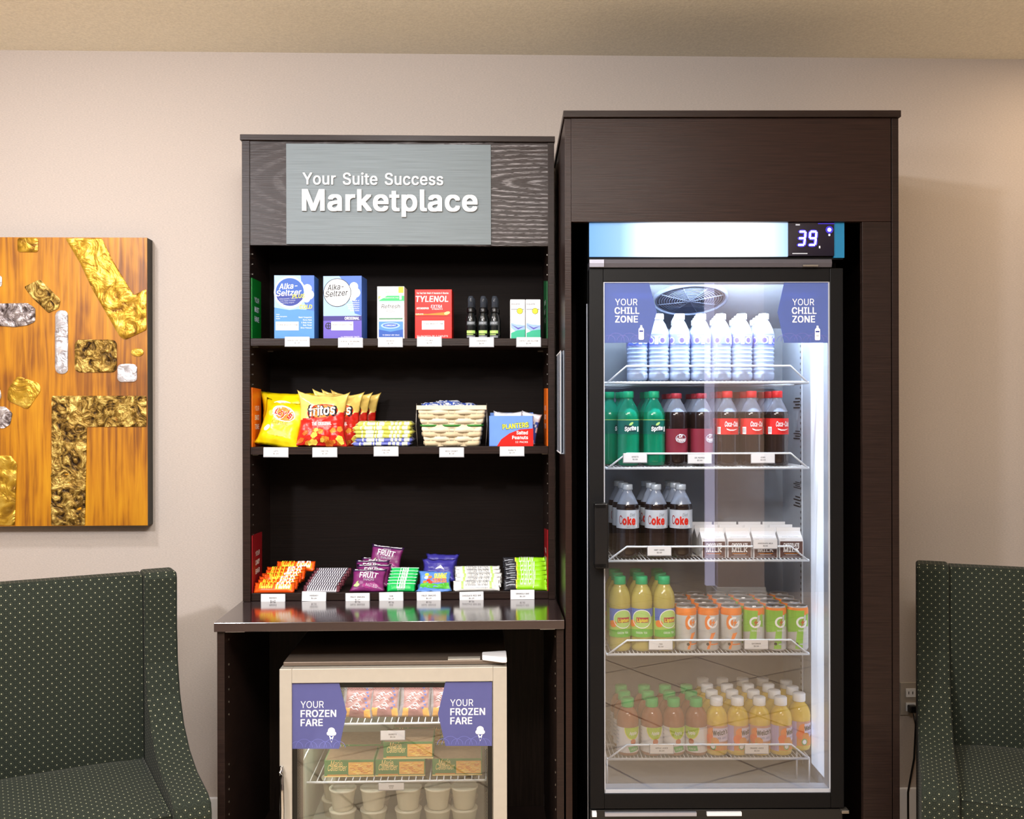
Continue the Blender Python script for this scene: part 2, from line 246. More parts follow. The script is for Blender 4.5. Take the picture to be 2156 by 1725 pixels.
# ------------------------------------------------------------------ flat print: layered shapes mapped onto a surface
GLYPHS = """
A 240 43,0 95,151 106,185 123,239 116,239 132,186 144,151 198,0 231,0 138,254 101,254 8,0/185,71 185,99 55,99 55,71
B 228 123,0 151,2 172,9 189,20 200,33 207,50 209,68 207,86 201,102 192,114 182,123 170,129 157,131 157,133 168,137 178,143 187,150 193,160 198,172 199,187 197,205 190,221 180,235 164,245 145,252 121,254 30,254 30,0/62,115 124,115 140,114 153,109 163,102 171,92 176,81 178,68 175,53 165,40 148,31 122,29 62,29/62,226 120,226 141,223 156,214 165,202 168,186 166,174 162,163 154,155 144,148 132,144 119,143 62,143
C 255 153,-2 170,2 187,9 201,19 214,31 224,45 232,62 236,80 204,80 200,68 195,57 187,48 179,40 169,34 158,30 146,27 134,26 112,29 92,38 75,53 63,72 54,97 52,127 54,157 62,182 75,202 92,216 111,225 134,228 146,227 158,224 169,220 179,214 187,206 195,197 200,186 204,174 236,174 232,193 224,209 214,224 201,236 186,245 170,252 152,256 134,258 103,254 75,242 52,223 35,197 24,165 20,127 24,90 35,58 52,32 75,12 103,1 134,-3
D 251 145,4 175,15 199,34 217,59 227,91 231,128 227,164 217,196 200,221 176,239 147,251 113,254 47,254 47,226 110,226 138,223 160,214 177,200 190,180 197,156 200,128 197,99 189,75 177,55 159,40 136,31 107,29 48,29 48,0 109,0/30,254 30,0 62,0 62,254
E 209 188,0 188,29 62,29 62,114 178,114 178,143 62,143 62,226 186,226 186,254 30,254 30,0
F 205 62,0 62,111 173,111 173,139 62,139 62,226 185,226 185,254 30,254 30,0
G 260 163,0 188,9 209,25 225,45 236,71 239,100 239,128 141,128 141,100 217,100 207,101 205,80 198,62 187,47 172,36 155,29 134,26 112,29 92,38 75,53 63,72 54,97 52,127 54,157 62,182 75,202 92,216 111,225 133,228 146,227 158,224 168,220 178,213 186,206 194,197 199,186 204,174 237,174 232,192 225,208 214,222 202,235 187,245 170,252 152,256 132,258 102,254 74,242 52,223 35,197 24,165 20,127 24,90 35,58 52,32 75,13 102,1 134,-3
H 258 62,0 62,116 196,116 196,0 228,0 228,254 196,254 196,144 62,144 62,254 30,254 30,0
I 150 135,0 135,29 91,29 91,226 135,226 135,254 16,254 16,226 59,226 59,29 16,29 16,0
J 198 113,-1 132,5 147,16 159,31 166,50 168,73 168,254 136,254 136,73 133,52 124,37 110,28 93,25 75,28 61,37 52,52 49,73 49,86 17,86 17,73 19,50 26,31 38,16 53,5 71,-1 93,-3
K 233 114,138 116,138 224,254 182,254 106,172 87,152 70,131 52,108 52,73/62,0 62,254 30,254 30,0/224,0 114,155 94,130 186,0
L 196 181,0 181,29 62,29 62,254 30,254 30,0
M 314 61,0 61,164 60,186 60,208 59,229 56,229 65,204 72,181 80,160 85,145 143,0 171,0 228,145 234,161 241,181 249,205 256,229 253,229 253,184 252,163 252,0 284,0 284,254 238,254 176,94 165,61 154,24 161,24 156,42 150,61 139,94 76,254 30,254 30,0
N 262 62,0 62,164 61,192 60,227 54,226 74,191 89,165 101,145 193,0 232,0 232,254 199,254 199,97 200,79 200,54 202,27 207,27 194,53 181,75 172,91 68,254 30,254 30,0
O 267 164,1 192,12 215,32 232,58 243,90 247,127 243,165 232,197 215,223 192,242 164,254 133,258 103,254 75,242 52,223 35,197 24,165 20,127 24,90 35,58 52,32 75,12 103,1 133,-3/112,29 92,38 75,52 63,72 54,97 52,127 54,157 63,182 75,202 92,216 112,225 133,228 155,225 175,216 191,202 204,182 212,157 215,127 212,97 204,72 191,52 175,38 155,29 133,26
P 222 62,0 62,226 116,226 134,224 148,219 159,211 167,201 171,188 172,174 171,160 167,147 159,136 149,128 134,123 116,121 55,121 55,93 118,93 144,96 166,104 183,116 195,133 202,152 204,174 202,195 195,215 183,231 166,244 144,252 118,254 30,254 30,0
Q 267 166,23 173,13 200,-24 234,-24 192,32 185,42 156,80 123,80/164,1 192,12 215,32 232,58 243,90 247,127 243,165 232,197 215,223 192,242 164,254 133,258 103,254 75,242 52,223 35,197 24,165 20,127 24,90 35,58 52,32 75,12 103,1 133,-3/112,29 92,38 75,52 63,72 54,97 52,127 54,157 63,182 75,202 92,216 112,225 133,228 155,225 175,216 191,202 204,182 212,157 215,127 212,97 204,72 191,52 175,38 155,29 133,26
R 224 62,0 62,226 116,226 134,224 149,220 159,212 167,202 171,190 173,176 171,162 167,150 160,141 149,133 135,129 117,128 48,128 48,99 118,99 145,101 166,109 183,120 195,136 202,154 205,176 202,198 195,217 183,232 167,244 145,252 118,254 30,254 30,0/214,0 151,115 115,115 177,0
S 223 139,-2 162,5 180,17 193,32 201,50 204,69 202,85 197,99 189,110 179,119 168,126 156,132 132,140 106,147 85,154 74,160 65,167 60,176 58,188 59,199 64,209 73,218 84,224 97,228 112,229 134,227 151,219 163,206 169,189 200,189 197,208 189,224 175,238 158,249 137,256 114,258 90,256 69,249 51,238 37,224 29,206 26,186 30,163 43,145 64,130 92,120 122,111 148,102 158,96 166,89 171,81 173,70 171,57 165,46 155,37 143,30 128,26 112,25 97,26 83,29 71,35 62,44 55,55 52,68 19,68 23,48 32,30 46,15 64,5 86,-2 112,-4
T 224 96,226 96,0 128,0 128,226 208,226 208,254 16,254 16,226
U 259 157,-1 182,8 201,22 216,40 226,62 229,87 229,254 196,254 196,89 194,72 188,57 179,44 165,34 149,28 129,26 110,28 94,34 80,44 70,57 64,72 62,89 62,254 30,254 30,87 33,62 42,40 57,22 77,8 101,-1 129,-4
V 240 139,0 231,254 197,254 145,103 133,69 117,15 124,15 108,69 96,103 42,254 8,254 102,0
W 343 115,0 159,161 167,197 175,237 168,237 176,196 184,161 228,0 265,0 335,254 302,254 261,98 255,73 249,47 244,20 249,20 243,47 237,73 231,98 190,254 153,254 112,98 106,73 100,47 95,20 98,20 93,47 88,73 82,98 41,254 8,254 78,0
X 237 46,0 91,65 113,98 122,116 115,116 125,98 134,83 146,65 191,0 228,0 129,143 129,119 223,254 187,254 149,200 136,181 126,164 116,146 122,146 112,164 102,181 52,254 15,254 109,118 109,142 9,0
Y 236 134,0 134,104 228,254 191,254 140,172 126,146 112,115 125,115 111,146 96,172 46,254 8,254 102,104 102,0
Z 219 200,0 200,29 107,29 45,27 49,17 67,40 84,64 198,231 198,254 20,254 20,226 143,226 174,227 170,238 153,215 137,193 21,23 21,0
a 195 95,-3 108,1 118,6 126,12 136,26 138,26 138,0 168,0 168,126 167,145 161,160 153,172 143,180 131,186 119,190 97,192 82,191 66,188 52,182 39,173 29,161 20,146 50,137 54,144 59,150 66,156 75,161 85,164 98,165 110,164 120,161 128,156 133,148 137,139 138,128 136,121 133,117 126,115 117,113 89,110 63,105 50,102 39,97 29,90 22,80 17,69 15,54 17,37 24,22 34,11 47,2 63,-3 80,-4/74,24 65,26 57,30 51,36 47,43 46,52 47,62 52,70 58,75 67,79 88,84 100,86 116,88 130,91 138,95 138,69 136,57 132,47 124,37 114,29 101,24 85,23
b 212 137,-1 157,8 173,23 185,42 193,66 195,94 193,122 185,146 173,166 156,180 137,189 115,192 98,191 86,186 76,180 69,173 59,160 57,160 57,254 26,254 26,0 56,0 56,29 59,29 69,16 76,8 86,2 99,-3 115,-4/94,26 81,32 70,43 63,58 58,75 56,95 58,114 62,131 70,145 81,156 94,163 110,165 126,163 140,156 150,145 158,131 163,114 164,95 163,75 158,58 150,44 140,33 126,26 110,23
c 198 117,-3 130,0 142,4 153,11 163,19 171,28 177,39 181,51 152,59 146,44 135,33 121,26 104,23 86,26 73,33 62,44 54,59 50,75 48,94 50,112 54,129 62,144 73,155 86,162 104,165 121,162 135,155 145,145 151,131 181,138 176,150 170,161 162,170 153,178 142,184 130,189 117,191 104,192 79,189 58,180 41,165 28,146 20,122 17,94 20,66 28,43 41,23 58,8 79,-1 104,-4
d 212 114,-3 126,2 136,8 143,16 153,29 156,29 156,0 186,0 186,254 155,254 155,160 153,160 144,173 136,180 126,186 114,191 98,192 75,189 56,180 40,166 27,146 20,122 17,94 20,66 27,42 40,23 56,8 75,-1 98,-4/86,26 73,33 62,44 54,58 50,75 48,95 50,114 54,131 62,145 72,156 86,163 102,165 118,163 132,156 142,145 150,131 154,114 156,95 154,75 150,58 142,43 132,32 118,26 102,23
e 202 125,-3 141,2 156,10 168,20 177,32 182,45 153,53 149,44 143,36 127,26 117,24 106,23 90,25 76,31 64,40 55,53 50,69 48,89 48,105 50,121 54,135 62,147 73,157 87,163 103,165 118,163 131,157 141,147 149,134 153,119 155,101 169,110 37,110 37,85 186,85 186,97 184,121 179,141 170,157 160,170 147,180 133,187 118,191 103,192 78,189 58,180 40,165 28,145 20,121 17,93 20,66 28,42 41,23 58,8 80,-1 106,-4
f 127 3,190 3,164 114,164 114,190/71,0 71,209 72,221 77,230 85,235 97,237 107,236 114,234 121,260 111,263 94,265 80,264 68,259 57,252 48,243 42,231 40,216 40,0
g 213 125,-73 145,-68 162,-59 175,-45 183,-27 186,-4 186,190 157,190 157,159 154,159 144,173 137,180 127,186 114,191 98,192 76,189 56,180 40,166 27,147 20,123 17,96 20,68 28,45 40,27 56,13 76,5 97,2 114,4 126,8 136,14 143,21 153,34 156,34 156,-3 152,-23 141,-38 124,-46 103,-49 89,-48 77,-44 68,-39 61,-33 51,-20 25,-35 32,-45 41,-55 53,-63 67,-70 84,-74 103,-75/86,32 73,38 62,48 54,61 50,78 48,96 50,115 54,131 62,145 73,156 86,163 102,165 119,163 132,156 142,146 150,132 155,115 156,96 155,77 150,61 142,47 132,38 118,32 102,30
h 205 58,129 63,141 71,151 80,159 92,163 105,165 123,161 136,152 145,137 148,118 148,0 179,0 179,120 177,142 170,160 161,174 148,184 132,190 114,192 94,189 76,181 62,166 51,144 57,144 57,254 26,254 26,0 57,0 57,113
i 83 57,0 57,190 26,190 26,0/50,223 57,227 62,234 63,242 62,249 57,256 50,260 42,262 34,260 27,256 22,249 21,242 22,234 27,227 34,223 42,221
j 83 26,-15 25,-27 20,-36 12,-42 1,-43 -5,-43 -5,-71 2,-71 19,-70 32,-65 43,-56 51,-45 55,-31 57,-15 57,190 26,190/50,223 57,227 61,234 63,242 61,249 57,256 50,260 42,262 34,260 27,256 22,249 20,242 22,234 27,227 34,223 42,221
k 190 89,100 92,100 180,190 142,190 60,106 55,106 55,68/57,0 57,254 26,254 26,0/186,0 96,114 74,93 147,0
l 95 90,1 85,27 80,26 73,26 65,27 60,31 58,38 57,49 57,254 26,254 26,42 29,24 37,10 50,2 70,-1
m 305 57,0 57,119 58,133 63,145 70,154 79,160 89,164 100,165 115,163 126,156 134,144 137,130 137,0 168,0 168,124 169,135 173,145 179,153 187,160 197,164 209,165 224,163 236,156 245,145 248,127 248,0 278,0 278,128 276,148 270,164 261,177 249,186 234,191 218,193 204,192 190,187 178,181 169,172 161,160 156,147 160,147 154,166 144,180 129,190 110,193 98,192 86,188 75,182 66,173 59,162 54,148 56,148 56,190 26,190 26,0
n 205 58,129 63,141 71,151 80,159 92,163 105,165 123,161 136,152 145,137 148,118 148,0 179,0 179,120 176,142 170,160 160,174 147,184 132,190 114,192 94,189 76,181 62,166 51,144 56,144 56,190 26,190 26,0 57,0 57,113
o 208 128,-1 149,8 167,23 180,43 188,66 191,94 188,122 180,146 167,165 149,180 128,189 104,192 79,189 58,180 41,165 28,146 20,122 17,94 20,66 28,43 41,23 58,8 79,-1 104,-4/86,26 73,33 62,44 54,59 50,75 48,94 50,112 54,129 62,144 73,155 86,162 104,165 121,162 135,155 146,144 154,129 158,112 160,94 158,75 154,59 146,44 135,33 121,26 104,23
p 212 57,-71 57,29 59,29 69,16 76,8 86,2 99,-3 115,-4 137,-1 157,8 173,23 185,42 193,66 195,94 193,122 185,146 173,166 156,180 137,189 115,192 98,191 86,186 76,180 69,173 59,160 56,160 56,190 26,190 26,-71/94,26 81,32 70,43 63,58 58,75 56,95 58,114 62,131 70,145 81,156 94,163 110,165 126,163 140,156 150,145 158,131 163,114 164,95 163,75 158,58 150,44 140,33 126,26 110,23
q 212 186,190 156,190 156,160 153,160 144,173 136,180 126,186 114,191 98,192 75,189 56,180 40,166 27,146 20,122 17,94 20,66 27,42 40,23 56,8 75,-1 98,-4 114,-3 126,2 136,8 143,16 153,29 155,29 155,-71 186,-71/86,26 73,33 62,44 54,58 50,75 48,95 50,114 54,131 62,145 72,156 86,163 102,165 118,163 132,156 142,145 150,131 154,114 156,95 154,75 150,58 142,43 132,32 118,26 102,23
r 130 57,0 57,118 58,131 63,142 70,151 80,157 91,161 103,163 115,162 122,161 122,192 107,192 90,190 76,184 65,173 58,160 56,160 56,190 26,190 26,0
s 182 112,-2 130,3 145,12 156,24 163,37 166,53 162,71 153,86 137,97 115,105 86,111 72,116 62,122 56,129 54,139 57,150 65,158 78,164 94,166 110,164 121,158 129,149 134,139 162,145 157,158 149,170 140,179 127,186 112,191 94,192 74,190 58,185 43,177 33,166 26,152 23,137 27,119 36,104 52,93 75,85 106,78 118,74 127,68 132,60 134,51 131,40 122,31 108,25 91,23 75,25 62,30 53,40 47,53 18,47 23,32 31,19 42,9 56,2 72,-3 91,-4
t 114 3,190 3,164 102,164 102,190/32,46 36,26 46,11 62,1 84,-2 96,-1 107,1 101,27 85,25 75,26 68,31 64,38 63,49 63,236 32,236
u 205 111,0 129,8 143,23 154,46 149,46 149,0 179,0 179,190 148,190 148,76 146,61 142,48 134,38 125,31 113,27 100,25 82,28 68,37 60,52 57,72 57,190 26,190 26,69 28,47 35,29 44,15 57,5 73,-1 91,-3
v 195 113,0 186,190 152,190 112,78 101,43 92,10 103,10 93,43 83,78 42,190 9,190 81,0
w 284 99,0 124,86 131,112 138,140 145,169 138,169 145,140 152,112 159,86 184,0 215,0 272,190 240,190 217,107 206,68 196,21 201,21 191,68 181,107 158,190 126,190 103,107 93,67 82,21 88,21 77,68 67,107 44,190 11,190 69,0
x 189 46,0 74,43 89,68 102,91 86,91 100,68 115,43 143,0 179,0 104,107 104,84 176,190 141,190 117,153 101,127 88,103 104,103 90,127 74,153 50,190 14,190 86,86 86,109 10,0
y 195 32,-72 46,-73 58,-71 70,-68 80,-62 88,-54 96,-43 102,-29 186,190 153,190 112,78 101,43 92,10 103,10 93,43 83,78 42,190 9,190 81,-1 71,-29 65,-37 59,-42 52,-44 44,-45 36,-44 31,-43 24,-69
z 190 169,0 169,28 63,28 63,30 166,165 166,190 24,190 24,161 127,161 127,160 21,23 21,0
0 227 140,0 162,12 179,31 192,57 200,89 203,127 200,165 192,197 179,223 161,242 139,254 113,258 87,254 65,242 48,223 35,197 27,165 24,127 27,89 34,57 47,31 65,12 87,0 113,-3/96,28 82,37 70,52 62,72 56,97 55,127 56,157 62,182 70,203 82,218 96,227 113,230 131,227 145,218 157,203 165,182 170,157 172,127 170,97 165,72 157,52 145,37 131,28 113,25
1 227 195,0 195,27 38,27 38,0/99,254 43,213 43,179 105,224 106,224 106,0 138,0 138,254
2 227 195,0 195,28 76,28 76,30 133,90 168,129 179,145 185,159 189,172 191,186 188,205 181,223 169,237 153,248 134,255 112,258 91,255 72,248 55,237 43,221 35,202 33,181 64,181 65,195 69,207 77,216 86,224 98,228 112,230 125,228 137,224 146,218 154,209 159,198 160,186 159,174 155,163 149,153 141,141 117,114 32,24 32,0
3 227 133,-1 154,6 172,18 185,33 194,51 196,72 194,93 185,111 172,127 154,138 132,144 106,144 106,139 186,230 186,254 35,254 35,226 144,226 144,224 78,150 78,124 101,124 121,122 137,117 150,109 158,98 163,86 165,72 163,58 157,46 149,37 138,30 124,26 109,25 95,26 83,30 72,35 63,44 57,54 55,66 22,66 26,46 35,29 49,15 66,5 87,-1 109,-3
4 227 207,53 207,81 54,81 54,83 155,254 123,254 20,79 20,53/171,0 171,159 141,159 141,0
5 227 134,-1 154,8 171,21 184,38 193,58 195,82 194,99 189,116 182,130 172,143 161,153 147,160 131,165 115,167 101,166 89,162 77,157 68,151 67,151 75,226 183,226 183,254 48,254 34,126 64,123 73,129 84,134 96,137 109,138 124,137 137,131 148,122 157,111 162,97 164,81 162,66 157,52 149,41 138,32 125,27 111,25 98,26 87,30 77,36 69,44 64,54 61,65 30,65 33,47 41,30 54,16 70,6 89,-1 111,-3
6 227 135,-1 155,7 171,20 184,36 192,56 194,79 192,101 185,120 173,136 158,147 139,155 117,157 107,156 98,153 90,149 83,144 77,137 73,131 75,131 161,254 126,254 69,170 51,142 40,119 34,100 32,81 34,58 42,37 55,20 71,7 91,-1 113,-3/99,26 87,31 77,40 69,51 64,64 62,79 64,94 69,107 77,118 87,126 99,131 113,133 127,131 139,126 149,118 157,107 162,94 164,79 162,64 157,51 149,40 139,31 127,26 113,24
7 227 82,0 195,224 195,254 31,254 31,226 162,226 162,224 48,0
8 227 137,-1 158,6 176,17 189,31 198,48 200,68 199,83 194,98 186,110 176,121 164,128 150,132 150,133 167,141 180,154 188,171 191,190 188,209 181,225 169,239 153,249 134,256 113,258 92,256 73,249 57,239 45,225 38,209 35,190 38,171 46,154 59,141 76,133 76,132 63,128 51,121 40,110 33,98 28,83 26,68 29,48 37,31 50,17 68,6 89,-1 113,-3/97,26 84,30 73,37 64,46 59,57 58,69 59,83 65,94 73,104 85,111 98,116 113,118 128,116 141,111 153,104 161,94 167,83 168,69 167,57 161,46 153,37 142,30 129,26 113,25/100,146 89,150 79,157 72,165 68,176 66,188 68,200 72,210 79,218 89,225 100,229 113,230 126,229 138,225 147,218 154,210 158,200 160,188 158,176 154,165 146,157 137,150 126,146 113,145
9 227 91,255 71,247 55,235 42,218 34,198 32,176 34,154 41,134 53,119 69,107 87,100 109,97 119,98 128,101 137,105 144,111 149,117 154,124 151,124 65,0 100,0 158,84 175,112 186,135 192,155 194,173 192,197 184,217 171,234 155,247 135,255 113,258/127,228 139,223 150,215 157,204 162,190 164,175 162,160 157,147 149,137 139,129 127,123 113,122 99,123 87,129 77,137 69,148 64,161 63,176 64,191 69,204 77,215 87,223 99,228 113,230
- 227 57,122 57,94 168,94 168,122
$ 223 122,-37 122,292 101,292 101,-37/139,-2 162,5 180,17 193,32 201,50 204,69 202,85 197,99 189,110 179,119 168,126 156,132 132,140 106,147 85,154 74,160 65,167 60,176 58,188 59,199 64,209 73,218 84,224 97,228 112,229 134,227 151,219 163,206 169,189 200,189 197,208 189,224 175,238 158,249 137,256 114,258 90,256 69,249 51,238 37,224 29,206 26,186 30,163 43,145 64,130 92,120 122,111 148,102 158,96 166,89 171,81 173,70 171,57 165,46 155,37 143,30 128,26 112,25 97,26 83,29 71,35 62,44 55,55 52,68 19,68 23,48 32,30 46,15 64,5 86,-2 112,-4
. 94 56,-1 64,4 69,12 71,20 69,29 64,37 56,42 48,43 39,42 31,37 26,29 25,20 26,12 31,4 39,-1 48,-2
' 103 64,159 68,254 35,254 39,159
& 224 117,-2 136,3 153,12 166,23 173,31 185,46 192,57 198,72 202,90 204,112 174,112 173,93 168,76 160,61 151,48 139,37 126,30 111,25 96,23 83,25 72,29 62,35 55,44 50,54 48,66 50,77 55,87 64,98 77,109 128,146 146,162 152,171 158,181 161,191 162,202 160,217 154,230 145,241 133,249 118,255 100,257 82,255 67,249 55,241 45,229 40,215 38,199 39,185 44,172 51,159 61,146 86,116 182,0 219,0 102,142 84,164 73,182 69,190 68,199 69,208 73,216 77,222 84,227 92,229 101,230 113,228 123,223 129,214 131,202 130,194 127,187 118,176 108,168 70,139 42,117 32,106 24,95 19,82 17,67 20,48 27,31 39,17 55,6 75,-1 98,-3
% 338 103,143 115,149 125,157 132,168 136,180 138,194 138,206 136,220 132,232 125,243 115,251 103,257 88,258 73,257 60,251 51,243 43,232 39,220 37,206 37,194 39,180 43,168 50,157 60,149 73,143 88,141/76,166 69,173 65,183 64,194 64,206 65,217 69,227 77,234 88,236 99,234 106,227 110,217 112,206 112,194 110,183 106,173 99,166 88,164/265,-3 278,2 288,11 295,21 299,34 300,48 300,60 299,74 295,86 288,97 278,105 266,111 251,112 236,111 223,105 213,97 206,86 202,74 200,60 200,48 202,34 206,21 213,11 223,2 236,-3 251,-5/239,20 232,26 228,36 226,48 226,60 228,71 232,81 240,88 251,90 262,88 269,81 273,71 274,60 274,48 273,36 269,26 262,20 251,17/95,0 270,254 241,254 66,0
"""
from mathutils.geometry import delaunay_2d_cdt
import numpy as np
GLYPH = {}
for ln in GLYPHS.strip().split('\n'):
    gc, adv, rest = ln[0], *ln[2:].split(' ', 1)
    GLYPH[gc] = (int(adv) / 500, [[tuple(int(q) / 500 for q in p.split(',')) for p in c.split(' ')] for c in rest.split('/')])
GLYPH[' '] = (.28, [])
def bold_offsets(d):
    if d <= 0: return [(0, 0)]
    if d < .035: return [(-d, -d * .6), (d, -d * .6), (d, d * .6), (-d, d * .6)]
    return [(0, 0)] + [(d * math.cos(a * math.pi / 4), d * math.sin(a * math.pi / 4)) for a in range(8)]
TC = {}; OUT = {}
def glyph_union(src, bold, shear):
    """union of the overlaid outlines (non-zero winding), triangulated; also its border edges"""
    vs, es, groups = [], [], []
    for ox, oy in bold_offsets(bold):
        g = []
        for c in src:
            if len(c) < 3: continue
            p = [(px + ox + shear * py, py + oy) for px, py in c]; n0 = len(vs); vs += p; n = len(p)
            es += [(n0 + i, n0 + (i + 1) % n) for i in range(n)]
            q = np.array(p); g.append((q, np.roll(q, -1, 0)))
        if g: groups.append((np.concatenate([x[0] for x in g]), np.concatenate([x[1] for x in g])))
    if not vs: return [], [], []
    r = delaunay_2d_cdt([Vector(v) for v in vs], es, [], 0, 1e-5)
    P = np.array([(v.x, v.y) for v in r[0]]); T = np.array([f[:3] for f in r[2]])
    C = P[T].mean(1); ins = np.zeros(len(T), bool)
    for A, B in groups:
        up = (A[None, :, 1] <= C[:, 1:2]) & (B[None, :, 1] > C[:, 1:2]); dn = (A[None, :, 1] > C[:, 1:2]) & (B[None, :, 1] <= C[:, 1:2])
        cr = (B[None, :, 0] - A[None, :, 0]) * (C[:, 1:2] - A[None, :, 1]) - (C[:, 0:1] - A[None, :, 0]) * (B[None, :, 1] - A[None, :, 1])
        ins |= ((up & (cr > 0)).sum(1) - (dn & (cr < 0)).sum(1)) != 0
    out = []
    for i, j, l in T[ins].tolist():
        s = (P[j][0] - P[i][0]) * (P[l][1] - P[i][1]) - (P[l][0] - P[i][0]) * (P[j][1] - P[i][1])
        out.append([i, j, l] if s > 0 else [i, l, j])
    ed = {(f[k], f[(k + 1) % 3]) for f in out for k in range(3)}
    return [tuple(p) for p in P.tolist()], out, [e for e in ed if (e[1], e[0]) not in ed]
def glyph_list(t, bold=0, shear=0):
    """one (vertices, triangles, outlines) per letter; bold letters are thickened by overlaid copies"""
    key = (t, bold, shear)
    if key not in TC:
        x = 0; L = []
        for ch in t:
            adv, src = GLYPH[ch]
            if (ch, bold, shear) not in OUT: OUT[(ch, bold, shear)] = glyph_union(src, bold, shear)
            vs, fs, be = OUT[(ch, bold, shear)]
            if vs: L.append(([(px + x, py) for px, py in vs], fs, be))
            x += adv + max(0, bold) * 1.1
        TC[key] = L
    return TC[key]
def text_mesh(t, bold, shear):
    V, F = [], []
    for vs, fs, _ in glyph_list(t, bold, shear): F += [[i + len(V) for i in f] for f in fs]; V += vs
    return V, F
CAP = max(v[1] for v in text_mesh('H', 0, 0)[0])
class D(M):
    """cv turns drawing coordinates into surface metres (u, v); fm maps (u, v, lift) into the thing's space"""
    def __init__(s, fm, cv=lambda x, y: (x, y), sc=1.0, cu=0, cw=0, lift=.0003, step=.00022):
        super().__init__(); s.fmap = fm; s.cv = cv; s.sc = sc; s.cu = cu; s.cw = cw; s.l0 = lift; s.st = step
    def shape(s, vs, fs, m, layer=1):
        if s.cu or s.cw:
            bm = bmesh.new(); bv = [bm.verts.new((x, y, 0)) for x, y in vs]
            for f in fs:
                try: bm.faces.new([bv[i] for i in f])
                except ValueError: pass
            for ax, st in ((0, s.cu), (1, s.cw)):
                if not st: continue
                lo = min(v.co[ax] for v in bm.verts); hi = max(v.co[ax] for v in bm.verts)
                k = math.floor(lo / st) + 1
                while k * st < hi:
                    co = [0, 0, 0]; no = [0, 0, 0]; co[ax] = k * st; no[ax] = 1
                    bmesh.ops.bisect_plane(bm, geom=bm.verts[:] + bm.edges[:] + bm.faces[:], plane_co=co, plane_no=no, dist=1e-7); k += 1
            bm.verts.index_update(); vs = [(v.co.x, v.co.y) for v in bm.verts]; fs = [[v.index for v in f.verts] for f in bm.faces]; bm.free()
        s.n = getattr(s, 'n', 0) + 1; w = s.l0 + s.st * layer + 8e-6 * (s.n % 25)
        s.add([s.fmap(u, v, w) for u, v in vs], fs, m)
    def poly(s, pts, m, layer=1): s.shape([s.cv(*p) for p in pts], [list(range(len(pts)))], m, layer)
    def rect(s, x0, y0, x1, y1, m, layer=1): s.poly([(x0, y1), (x1, y1), (x1, y0), (x0, y0)], m, layer)
    def ell(s, x, y, rx, ry, m, layer=1, n=28, rot=0, a0=0, a1=360):
        c, q = math.cos(R(rot)), math.sin(R(rot)); P = []
        for i in range(n if a1 - a0 == 360 else n + 1):
            a = R(a0 + (a1 - a0) * i / n); dx, dy = rx * math.cos(a), ry * math.sin(a); P.append((x + dx * c - dy * q, y + dx * q + dy * c))
        s.poly(P, m, layer)
    def ring(s, x, y, r, t, m, layer=1, n=32, ry=None, a0=0, a1=360):
        ry = ry or r
        for i in range(n):
            a, b = R(a0 + (a1 - a0) * i / n), R(a0 + (a1 - a0) * (i + 1) / n)
            s.poly([(x + k * math.cos(g), y + (k + ry - r) * math.sin(g)) for g, k in ((a, r), (b, r), (b, r - t), (a, r - t))], m, layer)
    def text(s, t, x, y, cap, m, layer=2, al='c', bold=0, shear=0, wd=None, rot=0):
        """y is the baseline, cap the capital height and wd the width wanted, in drawing units"""
        vs, fs = text_mesh(t, bold, shear)
        if not vs: return
        x0 = min(v[0] for v in vs); x1 = max(v[0] for v in vs); k = cap * s.sc / CAP
        kx = wd * s.sc / (x1 - x0) if wd else k
        u, v = s.cv(x, y); wdt = (x1 - x0) * kx; o = {'l': 0, 'c': -wdt / 2, 'r': -wdt}[al]
        c, q = math.cos(R(rot)), math.sin(R(rot)); P = []
        for a, b in vs:
            dx, dy = o + (a - x0) * kx, b * k; P.append((u + dx * c - dy * q, v + dx * q + dy * c))
        s.shape(P, fs, m, layer)
def front(w, h, d, rect, **k):
    """print on the front (-y) face of a box w x h x d; drawing coordinates run over rect"""
    x0, y0, x1, y1 = rect
    return D(lambda u, v, l: (u, -d / 2 - l, v), lambda x, y: ((x - x0) / (x1 - x0) * w - w / 2, (1 - (y - y0) / (y1 - y0)) * h), w / (x1 - x0), **k)
def plane_print(fr, y, **k): return D(lambda u, v, l: (u, y - l, v), lambda a, b: pix(fr, a, b, y), scale_at(fr, y), **k)
def round_print(r, z0, z1, rect, turn=0, **k):
    """print wrapped on a cylinder; rect is the drawing area, as wide as the cylinder"""
    x0, y0, x1, y1 = rect; sc = 2 * r / (x1 - x0)
    return D(lambda u, v, l: ((r + l) * math.sin(u / r + turn), -(r + l) * math.cos(u / r + turn), v),
             lambda x, y: ((x - (x0 + x1) / 2) * sc, z0 + (1 - (y - y0) / (y1 - y0)) * (z1 - z0)), sc, cu=r * .25, **k)
